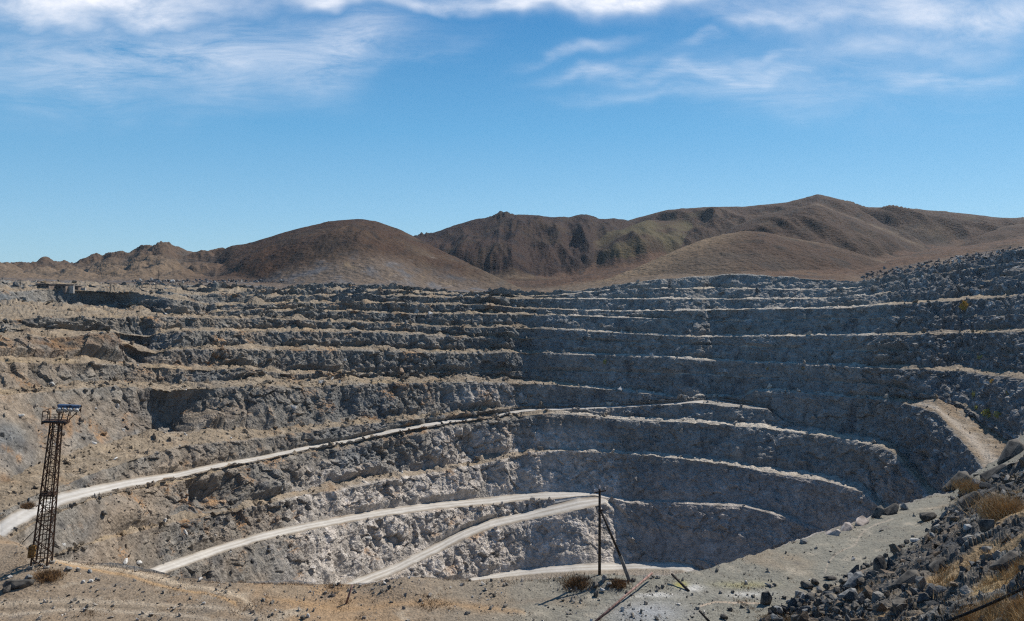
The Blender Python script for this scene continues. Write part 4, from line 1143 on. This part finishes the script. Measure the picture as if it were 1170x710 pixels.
boulder(1060, 594, 21, 'd', 1, 'dark block with black shadow side on the right slope above the rubble', rot=(0.1, -0.1, 0.2), lift=.4)
boulder(1094, 557, 32, 'd', 3, 'large dark slab jutting over the end of the plateau on the right', rot=(0.3, -0.5, 0.3), lift=.35)
boulder(1108, 578, 34, 'd', 1, 'grey tilted rock plate on the right slope below the jutting slab', rot=(0.4, -0.6, 0.5), lift=.3)
boulder(1046, 619, 11, 'p', 1, 'white block among the small rubble above the right hillside')
boulder(1057, 617, 7, 'p', 0, 'smaller white stone right of the white block on the hillside')
boulder(1107, 604, 12, 'p', 2, 'pale squarish stone below the tilted rock plate')
boulder(1128, 630, 17, 'g', 1, 'pale jagged rock on the grassy hillside near the right edge')
boulder(20, 670, 24, 'd', 1, 'dark rock heap left of the lattice tower at the left edge', wide=1.3, lift=.2)
boulder(8, 676, 14, 'd', 0, 'black stone at the far left bottom beside the dark heap')
boulder(33, 661, 10, 'g', 2, 'grey stone on top of the dark heap by the tower')
boulder(78, 652, 11, 'g', 2, 'grey boulder right of the tower foot')
boulder(89, 653, 8, 'd', 0, 'dark stone next to the grey boulder right of the tower foot')
boulder(103, 654, 8, 'g', 1, 'grey flat stone on the track edge right of the tower')
boulder(95, 666, 7, 'p', 0, 'white stone in the little cluster right of the tower')
boulder(104, 665, 7, 'p', 2, 'second white stone of the little cluster right of the tower')
boulder(110, 663, 5, 'g', 4, 'small grey stone ending the little cluster right of the tower')
boulder(233, 690, 5.5, 'p', 0, 'single white stone on the plateau near the bottom left')
boulder(346, 707, 9, 'd', 0, 'dark stone at the bottom edge below the leaning stake')
boulder(352, 705, 7, 'p', 4, 'white stone touching the dark one at the bottom edge')
boulder(411, 671, 5, 'd', 2, 'small dark stone right of the top of the leaning stake')
boulder(437, 676, 9, 'd', 1, 'black flat stone on the orange mound right of the stake')
boulder(680, 671, 11, 'd', 0, 'dark stone on the mound left of the utility pole foot', lift=.5)
boulder(690, 664, 10, 'g', 4, 'grey stone leaning on the foot of the utility pole', lift=.6)
boulder(696, 670, 9, 'g', 2, 'grey angular stone right of the utility pole foot', lift=.5)
boulder(681, 681, 10, 'd', 4, 'black stone at the front of the mound below the utility pole', lift=.5)
boulder(688, 676, 7, 'p', 1, 'pale stone in the middle of the heap under the utility pole', lift=.6)
boulder(724, 664, 8, 'd', 2, 'black stone beside the foot of the slanting strut')
boulder(716, 678, 6, 'd', 0, 'dark stone under the propped rusty pipe', lift=.5)
boulder(64, 509, 6, 'p', 2, 'white block on the left slope beside the upper part of the tower')
boulder(107, 507, 7, 'p', 3, 'white slab on the flat ground right of the tower top')
boulder(132, 525, 6, 'p', 3, 'white flat slab on the dirt bench above the upper haul road')
boulder(22, 476, 8, 'p', 1, 'white rock on the orange slope at the left edge')
boulder(205, 510, 3.6, 'p', 0, 'small white stone at the rim of the dirt bench')
boulder(264, 501, 3.6, 'p', 2, 'small white stone under the talus cone above the haul road')
boulder(74, 624, 8, 'p', 2, 'pale boulder on the rubble bank right of the tower')
boulder(112, 588, 14, 'd', 1, 'large dark block in the rubble below the bend of the upper haul road')
boulder(140, 643, 10, 'p', 3, 'pale flat rock at the pit edge left of the second haul road')
boulder(157, 645, 10, 'p', 2, 'pale rock beside the lower end of the second haul road')
boulder(1084, 392, 6, 'p', 2, 'whitish rock on the shaded wall under the yellow tree')
boulder(950, 601, 24, 'k', 1, 'pinkish pale outcrop at the plateau edge nearest the pit bottom', rot=(0.5, -0.6, 0.2), lift=-.1, tall=.6, edge=3)
boulder(966, 594, 20, 'k', 3, 'pinkish tilted slab just right of the lowest pink outcrop', rot=(0.4, -0.5, 0.6), lift=0, tall=.8, edge=3)
boulder(984, 590, 26, 'k', 0, 'largest pinkish rock in the middle of the plateau edge', rot=(0.6, -0.4, 0.9), lift=-.1, tall=.6, wide=1.4, edge=3)
boulder(1002, 584, 20, 'd', 3, 'dark tilted slab between the pink rocks and the ledge path', rot=(0.1, -0.8, 0.3), lift=.3, edge=3)
boulder(1018, 578, 24, 'd', 1, 'dark jagged rock on the plateau edge under the ledge path', rot=(0.2, -0.5, 0.5), lift=.25, edge=3)
boulder(918, 613, 12, 'g', 2, 'small grey rock on the plateau edge above the footpath', lift=.2, edge=3)
boulder(1034, 572, 14, 'g', 4, 'grey squat rock on the plateau edge right of the dark jagged one', lift=.2, edge=4)
boulder(1138, 545, 40, 'd', 1, 'broad dark rock on the skyline of the right slope', rot=(0.2, -0.5, 0.2), lift=.15, tall=.8)
boulder(1156, 522, 36, 'd', 3, 'highest dark slab on the skyline by the right edge', rot=(0.2, -0.6, 0.5), lift=.25)
boulder(1128, 604, 26, 'd', 0, 'dark blocky rock below the golden bush on the right slope', lift=.25)
boulder(1152, 645, 34, 'd', 3, 'dark slab sunk in dry grass above the black hose', rot=(0.3, -0.4, 0.2), lift=.15)
boulder(1072, 650, 30, 'd', 1, 'large dark rock in the middle of the right hillside', rot=(0.2, -0.5, 0.6), lift=.2)
boulder(1036, 668, 34, 'd', 3, 'broad dark slab low on the right hillside above the pile', rot=(0.25, -0.45, 0.2), lift=.2)
boulder(1030, 697, 30, 'd', 0, 'dark rock mass near the bottom edge left of the hose', rot=(0.1, -0.4, 1.2), lift=.15)
pile = [(912, 682, 13), (921, 672, 15), (931, 668, 13), (925, 684, 15), (936, 677, 11), (945, 673, 11), (957, 677, 14), (965, 668, 13), (973, 662, 12), (981, 658, 11), (986, 652, 11), (991, 648, 10),
        (961, 688, 11), (950, 690, 12), (938, 691, 11), (915, 694, 10), (903, 690, 10), (985, 668, 14), (992, 660, 13), (906, 700, 11), (922, 702, 12), (940, 704, 13), (957, 700, 12), (980, 695, 15), (932, 698, 8), (948, 683, 8), (968, 678, 8), (896, 684, 7),
        (999, 645, 8), (1012, 637, 8), (1020, 630, 9), (1030, 626, 10), (1036, 621, 9), (1068, 613, 9), (1076, 608, 9), (1084, 607, 8)]
for i, (px, py, sz) in enumerate(pile):
    if i < 28:
        boulder(px, py, sz, 'd' if i % 4 else 'g', i % 10, 'dark angular boulder tumbled in the pile at the foot of the right hillside', 'boulders of the tumbled pile', lift=.45)
    else:
        boulder(px, py, sz, 'd' if i % 3 else 'g', i % 10, 'dark angular boulder in the string of rubble climbing the right hillside', 'boulders strung along the right hillside', lift=.35)

def rot_mats(n, rg):
    q = rg.normal(size=(n, 4)); q /= np.linalg.norm(q, axis=1, keepdims=True)
    w, x, y, z = q.T
    return np.stack([np.stack([1 - 2 * (y * y + z * z), 2 * (x * y - z * w), 2 * (x * z + y * w)], -1),
                     np.stack([2 * (x * y + z * w), 1 - 2 * (x * x + z * z), 2 * (y * z - x * w)], -1),
                     np.stack([2 * (x * z - y * w), 2 * (y * z + x * w), 1 - 2 * (x * x + y * y)], -1)], 1)
bases = []
for k in range(8):
    bm = hull_rock(400 + k, 9 + k % 4, [(1, .8, .7), (1.3, .9, .5), (1, 1, .8), (1.4, .7, .45)][k % 4])
    bmesh.ops.triangulate(bm, faces=bm.faces[:]); bm.verts.index_update()
    bm.verts.ensure_lookup_table(); bm.faces.ensure_lookup_table()
    bases.append((np.array([v.co[:] for v in bm.verts]), np.array([[v.index for v in f.verts] for f in bm.faces]))); bm.free()
def scatter(name, P, size, cols, mat, label, cat, seed):
    rg = np.random.default_rng(seed); Vs, Fs, Cs, off = [], [], [], 0
    n = len(P); which = rg.integers(0, len(bases), n)
    for b in range(len(bases)):
        m = which == b
        if not m.any(): continue
        bv, bf = bases[b]; R = rot_mats(m.sum(), rg)
        v = np.einsum('nij,kj->nki', R, bv) * size[m][:, None, None] + P[m][:, None, :]
        v[..., 2] += size[m][:, None] * 0.3
        Vs.append(v.reshape(-1, 3)); Fs.append((bf[None] + (np.arange(m.sum()) * len(bv))[:, None, None] + off).reshape(-1, 3))
        Cs.append(np.repeat(cols[m], len(bv), 0)); off += m.sum() * len(bv)
    o = mesh_np(name, np.concatenate(Vs), np.concatenate(Fs), mat, np.concatenate(Cs).astype(np.float32), False, 'stuff')
    tag(o, label, cat); return o
def pick(w, n, rg):
    w = np.where(np.isfinite(w) & (w > 0), w, 0).ravel(); c = np.cumsum(w)
    i = np.searchsorted(c, rg.random(n) * c[-1])
    i = np.clip(i, 0, len(w) - 1)
    return i
PT = np.stack([XA, YA, ZA], -1)
# gravel and loose stones of the plateau and the right hillside
rg = np.random.default_rng(5)
w = np.zeros(XA.shape); sub = np.s_[q0:q1]
cl = sstep(-0.1, 0.6, fbm(XA[sub] / 3.5, YA[sub] / 3.5, XA[sub] * 0, 3, 501))
px2 = YA[sub] ** 0.0
w[sub] = (0.10 + cl) * (1 - hillm * 0.2) * (IM2Y[sub] < 716) * (IM2Y[sub] > 0)
i = pick(w, 13000, rg)
P = PT.reshape(-1, 3)[i]; sz = 0.017 * (rg.pareto(1.7, len(i)) + 0.8); sz = np.clip(sz, 0.014, 0.24) * (0.55 + P[:, 1] / 130)
hmf = np.zeros(XA.shape); hmf[sub] = hillm
hv = hmf.ravel()[i]
colr = np.where((rg.random(len(i)) < 0.3)[:, None], c3(0.13, 0.12, 0.105), np.where((rg.random(len(i)) < 0.22)[:, None], c3(0.42, 0.39, 0.35), c3(0.22, 0.195, 0.165))) * rg.uniform(.7, 1.3, (len(i), 1))
colr = np.where(hv[:, None] > 0.5, colr * 0.45, colr)
scatter('gravel', P, sz, colr, M_fg, 'loose gravel and small stones strewn over the near plateau', 'gravel', 6)
w[:] = 0
w[sub] = hillm * (0.08 + sstep(0.3, 0.7, hrock)) * (IM2Y[sub] < 716) * (IM2X[sub] < 1230) * (0.3 + cl)
i = pick(w, 2600, rg); P = PT.reshape(-1, 3)[i]
sz = np.clip(0.09 * (rg.pareto(1.5, len(i)) + 0.7), 0.06, 0.75) * np.clip(P[:, 1] / 55, 0.5, 1.3)
P[:, 2] -= sz * 0.35
colr = np.where((rg.random(len(i)) < 0.22)[:, None], c3(0.20, 0.185, 0.165), np.where((rg.random(len(i)) < 0.3)[:, None], c3(0.115, 0.09, 0.068), c3(0.062, 0.064, 0.066))) * rg.uniform(.6, 1.4, (len(i), 1))
scatter('slope_rubble', P, sz, colr, M_fg, 'broken dark slaty rubble bedded in the right hillside', 'rubble', 12)
# rubble on benches and talus of the pit
w = np.zeros(XA.shape); sub2 = np.s_[p0:p1]
flatn = sstep(0.45, 0.85, N1[sub2][..., 2])
w[sub2] = (0.15 + flatn) * (0.25 + sstep(0.0, 0.5, fbm(X / 16, Y / 16, Z / 10, 3, 503))) * (1 - roadmask[sub2]) * (IM2X[sub2] > -20) * (IM2X[sub2] < 1190) * (0.35 + sstep(700, 560, xi) + 0.6 * sstep(980, 1080, xi))
w[sub2] *= 1 + 3.5 * np.exp(-((xi - 150) / 130) ** 2 - ((iy - 600) / 40) ** 2) * (iy > 555) + 1.5 * np.exp(-((xi - 60) / 110) ** 2 - ((iy - 500) / 45) ** 2)
w[sub2] *= (IM2Y[sub2] <= RUNMIN[sub2] + 1.5)
i = pick(w, 14000, rg); P = PT.reshape(-1, 3)[i]
sz = np.clip(0.22 * (rg.pareto(1.8, len(i)) + 0.7), 0.15, 1.8) * np.clip(P[:, 1] / 330, 0.35, 1.2)
colr = COL.reshape(-1, 3)[i] * rg.uniform(.6, 1.25, (len(i), 1)); colr = np.where((rg.random(len(i)) < 0.04)[:, None], np.maximum(colr, c3(0.40, .38, .35)), colr)
scatter('rubble', P, sz, np.clip(colr, .02, .6), M_pit, 'broken rubble lying on the benches and talus of the pit', 'rubble', 7)
# blocks of spoil behind the left rim
w = np.zeros(XA.shape); sub3 = np.s_[npit:NROW]
im_y, im_x = IM2Y[sub3], IM2X[sub3]
band_ = np.exp(-((im_y - np.interp(XS, [0, 130, 160, 300, 420], [344, 340, 335, 343, 338])[None]) / 3.0) ** 2) * (im_x > 120) * (im_x < 430)
band_ += 0.8 * np.exp(-((im_y - 322) / 1.5) ** 2) * (im_x > 150) * (im_x < 330)
band_ += 0.35 * sstep(90, 40, dr_) * (im_x > 985)
w[sub3] = band_ * (IM2Y[sub3] <= RUNMIN[sub3] + 1.5)
i = pick(w, 2600, rg); P = PT.reshape(-1, 3)[i]
sz = np.clip(0.42 * (rg.pareto(2.2, len(i)) + 0.6), 0.25, 1.7)
colr = np.where((rg.random(len(i)) < 0.25)[:, None], c3(0.26, 0.25, 0.235), c3(0.085, 0.085, 0.088)) * rg.uniform(.6, 1.4, (len(i), 1))
scatter('spoil_rubble', P, sz, colr, M_pit, 'dark and pale spoil blocks dumped behind the rim of the pit', 'rubble', 8)

# ------------------------------------------------------------------ dry grass, bushes, trees
def blades(name, P, hgt, wid, mat, rg, per=6, spread=0.12, lean=0.5, parent=None):
    n = len(P) * per
    b = np.repeat(P, per, 0) + np.concatenate([rg.normal(size=(n, 2)) * spread, np.zeros((n, 1))], 1)
    h = np.repeat(hgt, per) * rg.uniform(.5, 1.1, n); a = rg.uniform(0, 2 * np.pi, n)
    dx = np.stack([np.cos(a), np.sin(a), a * 0], 1); up = np.stack([rg.normal(size=n) * lean, rg.normal(size=n) * lean, np.ones(n)], 1)
    w_ = np.repeat(wid, per)[:, None]
    v0, v1 = b - dx * w_, b + dx * w_; v2 = b + up * h[:, None]
    v0[:, 2] -= 0.03; v1[:, 2] -= 0.03
    V_ = np.stack([v0, v1, v2], 1).reshape(-1, 3); F_ = np.arange(n * 3).reshape(-1, 3)
    return mesh_np(name, V_, F_, mat)
rg = np.random.default_rng(9)
w = np.zeros(XA.shape)
gm = fbm(Xf / 5, Yf / 6, Zf / 4, 3, 511)
w[sub] = hillm * (sstep(0.75, 0.3, hrock) + 0.10) * (0.06 + sstep(0.0, 0.4, gm)) / (0.2 + sstep(20, 60, Yf)) * (IM2Y[sub] < 714) * (IM2X[sub] < 1200)
i = pick(w, 2600, rg); P = PT.reshape(-1, 3)[i]
o = blades('dry_grass', P, rg.uniform(0.15, 0.45, len(i)), np.clip(P[:, 1] * 0.00035, 0.010, 0.03), M_straw, rg, 8, 0.16, 0.55)
tag(o, 'golden dry grass growing in tufts over the right hillside', 'grass', kind='stuff')
w[:] = 0
w[sub] = (1 - hillm) * (sstep(0.15, 0.5, fbm(Xf / 4, Yf / 4, Zf * 0, 3, 513)) + 0.02 + 2 * np.exp(-((iyf - yP[300 + np.clip(xif, 0, 1170).astype(int)]) / 3) ** 2) * .3) * (IM2Y[sub] < 714)
i = pick(w, 1500, rg); P = PT.reshape(-1, 3)[i]
o = blades('dry_weeds', P, rg.uniform(0.08, 0.25, len(i)), np.full(len(i), 0.02), M_twig, rg, 6, 0.13, 0.7)
tag(o, 'low dry brown weeds scattered over the near plateau', 'weeds', kind='stuff')

def leaf_ball(rg, n, rx, ry, rz, leaf, clumps=14):
    cc = rg.normal(size=(clumps, 3)); cc /= np.linalg.norm(cc, axis=1, keepdims=True); cc *= rg.uniform(.35, .95, (clumps, 1))
    p = cc[rg.integers(0, clumps, n)] + rg.normal(size=(n, 3)) * 0.2
    p = p * np.array([rx, ry, rz])
    R = rot_mats(n, rg); q = np.array([[-1, -.6, 0], [1, -.6, 0], [1, .6, 0], [-1, .6, 0]]) * leaf
    v = np.einsum('nij,kj->nki', R, q) * rg.uniform(.6, 1.3, (n, 1, 1)) + p[:, None, :]
    return v.reshape(-1, 3), np.arange(n * 4).reshape(-1, 4)
def plant(name, px, py, hpx, wpx, mat, label, cat, group=None, n=320, seed=0, tree=False, woody=M_bark):
    p = Vector(hit(px, py)[0]); s = p.y / F; h, w_ = hpx * s, wpx * s
    rg = np.random.default_rng(700 + seed)
    t = empty(name, tuple(p)); tag(t, label, cat, group)
    zc_ = h * (0.6 if tree else 0.5)
    v, f = leaf_ball(rg, n, w_ / 2, w_ / 2, h * (0.45 if tree else 0.5), max(h, w_) * 0.055)
    v[:, 2] += zc_
    cr_ = mesh_np('crown' if tree else 'foliage', v, f, mat); cr_.parent = t
    b = MB()
    b.bar((0, 0, -0.2), (0, 0, zc_), h * 0.03, n=6, w2=h * 0.012)
    for k in range(7):
        a = rg.uniform(0, 6.28); z_ = zc_ * rg.uniform(.3, .95)
        b.bar((0, 0, z_), (math.cos(a) * w_ * .38, math.sin(a) * w_ * .38, z_ + h * rg.uniform(.1, .35)), h * 0.012, n=5, w2=h * 0.005)
    b.build('trunk' if tree else 'stem', woody, t)
    return t
plant('autumn_tree', 1102, 357, 12, 9, M_yellow, 'small bright yellow tree alone on the dark upper right wall', 'tree', seed=1, tree=True, n=420)
plant('shrub', 1131, 477, 11, 13, M_ygreen, 'largest yellow green bush above the end of the right bench road', 'bush', seed=2)
plant('shrub', 1143, 479, 10, 10, M_ygreen, 'yellow green bush right beside the largest one above the road', 'bush', seed=3)
plant('shrub', 1118, 468, 5, 9, M_ygreen, 'low flat yellow green bush left of the two large ones', 'bush', seed=4, n=180)
plant('shrub', 1157, 451, 7, 9, M_ygreen, 'yellow green bush with a pale stone near the right edge', 'bush', seed=5, n=200)
plant('shrub', 1140, 439, 6, 6, M_yellow, 'small yellow bush on the rough right wall below the third bench', 'bush', seed=6, n=160)
plant('shrub', 1114, 456, 9, 5, M_ygreen, 'narrow faded bush up the slope from the low flat one', 'bush', seed=7, n=120)
plant('shrub', 1122, 411, 5, 8, M_ygreen, 'small yellow green bush on the wall two benches under the yellow tree', 'bush', seed=8, n=160)
plant('shrub', 692, 416, 6, 5, M_ygreen, 'tiny yellow green bush alone on the shaded far wall', 'bush', seed=9, n=120)
plant('shrub', 878, 423, 3.5, 4.5, M_yellow, 'tiny orange bush, left one of two on the shaded far wall', 'bush', seed=10, n=90)
plant('shrub', 918, 423, 3.5, 4.5, M_yellow, 'tiny orange bush, right one of two on the shaded far wall', 'bush', seed=11, n=90)
def dry_bush(px, py, hpx, wpx, label, seed):
    p = Vector(hit(px, py)[0]); s = p.y / F; h, w_ = hpx * s, wpx * s; rg = np.random.default_rng(800 + seed)
    n = 330
    h *= 0.7
    base_ = rg.normal(size=(n, 3)) * np.array([w_ * .36, w_ * .30, 0]); 
    o = blades('dry_bush', base_, np.full(n, h), np.full(n, 0.012 + s * .12), M_straw if px > 1000 else M_twig, rg, 4, w_ * .08, 0.5)
    o.location = p; tag(o, label, 'bush')
dry_bush(663, 668, 12, 26, 'brown dry bush left of the utility pole foot', 1)
dry_bush(705, 668, 8, 16, 'low brown dry bush right of the utility pole foot', 2)
dry_bush(55, 660, 12, 20, 'brown dry bush at the foot of the lattice tower', 3)
dry_bush(1150, 590, 40, 44, 'tall golden brown bush near the right edge of the hillside', 4)
dry_bush(1118, 560, 18, 30, 'golden brown bush beside the grey tilted rock plate', 5)
dry_bush(30, 580, 8, 12, 'small brown bush behind the tower on the left slope', 6)

# ------------------------------------------------------------------ far buildings and poles on the left rim
def building(name, px0, px1, pyb, hpx, mat, roofm, label, windows=3, depth=6.0, roof_h=0.5, cat='building'):
    p = Vector(hit((px0 + px1) / 2, pyb)[0]); s = p.y / F; Wd, Hh = (px1 - px0) * s, hpx * s
    t = empty(name, tuple(p)); tag(t, label, cat)
    b = MB(); b.box((0, depth / 2, Hh / 2 - 1.0), (Wd, depth, Hh + 2.0)); wl_ = b.build('wall', mat, t)
    if roofm:
        b = MB(); b.box((0, depth / 2, Hh + roof_h / 2 + 0.003), (Wd + 0.8, depth + 0.8, roof_h)); b.build('roof', roofm, t)
    for k in range(windows):
        b = MB(); b.box((-Wd / 2 + Wd * (k + 0.5) / windows, -0.03, Hh * 0.5), (min(1.3, Wd / windows * .5), 0.1, Hh * 0.42)); b.build('window', M_dark, t)
    return t
building('ruined_building', 42, 56, 329, 3.4, M_wall, M_roof, 'low dark roofed shed, left half of the ruins on the left rim', 3)
building('ruined_building', 57, 75, 330.5, 4.4, M_wall, M_roof, 'longer brown shed with flat dark roof in the middle of the ruins', 4)
building('ruined_wall', 76, 84, 331, 4.2, M_wallp, None, 'pale broken block wall right of the brown shed on the rim', 0, 1.0, cat='wall')
building('stone_hut', 85, 90, 331, 3.6, M_wall, M_roof, 'tiny brown hut at the right end of the ruins', 1, 3.0, 0.3)
building('ruined_wall', 91, 98, 331.5, 2.6, M_wallp, None, 'low pale wall remnant just right of the tiny hut', 0, 1.0, cat='wall')
def far_pole(px, py, hpx, label):
    p = Vector(hit(px, py)[0]); s = p.y / F; h = hpx * s
    t = empty('utility_pole', tuple(p)); tag(t, label, 'utility pole', 'far poles on the left rim')
    MB().bar((0, 0, -0.5), (0, 0, h), 0.16, n=6, w2=0.12).build('pole', M_wood, t)
    MB().bar((-0.9, 0, h - 0.5), (0.9, 0, h - 0.5), 0.09, n=4).build('crossarm', M_wood, t)
far_pole(23.5, 329, 9, 'far utility pole left of the ruined sheds')
far_pole(126, 333, 9, 'far utility pole right of the ruined sheds')
far_pole(181, 321, 12, 'far utility pole standing on the slope of the brown cone hill')

hz = MB(); hz.box((0, 1325, 40), (7000, 2750, 420))
hm_ = bpy.data.materials.new('thin_air'); hm_.use_nodes = True
hn_ = hm_.node_tree; hn_.nodes.remove(hn_.nodes['Principled BSDF'])
pv = hn_.nodes.new('ShaderNodeVolumePrincipled'); pv.inputs['Density'].default_value = HAZE
pv.inputs['Color'].default_value = (0.72, 0.84, 1.0, 1); pv.inputs['Anisotropy'].default_value = 0.2
hn_.links.new(pv.outputs[0], hn_.nodes['Material Output'].inputs['Volume'])
hzo = hz.build('haze', hm_); hzo['kind'] = 'stuff'
vs = scene.view_settings
vs.view_transform = 'Standard'; vs.look = 'None'; vs.exposure = 0.42; vs.gamma = 1.0; vs.use_curve_mapping = False
scene.cycles.max_bounces = 4; scene.cycles.diffuse_bounces = 3
scene.cycles.use_denoising = False
scene.cycles.use_adaptive_sampling = False
scene.cycles.filter_width = 1.2
scene.cycles.sample_clamp_indirect = 4.0; scene.cycles.sample_clamp_direct = 12.0
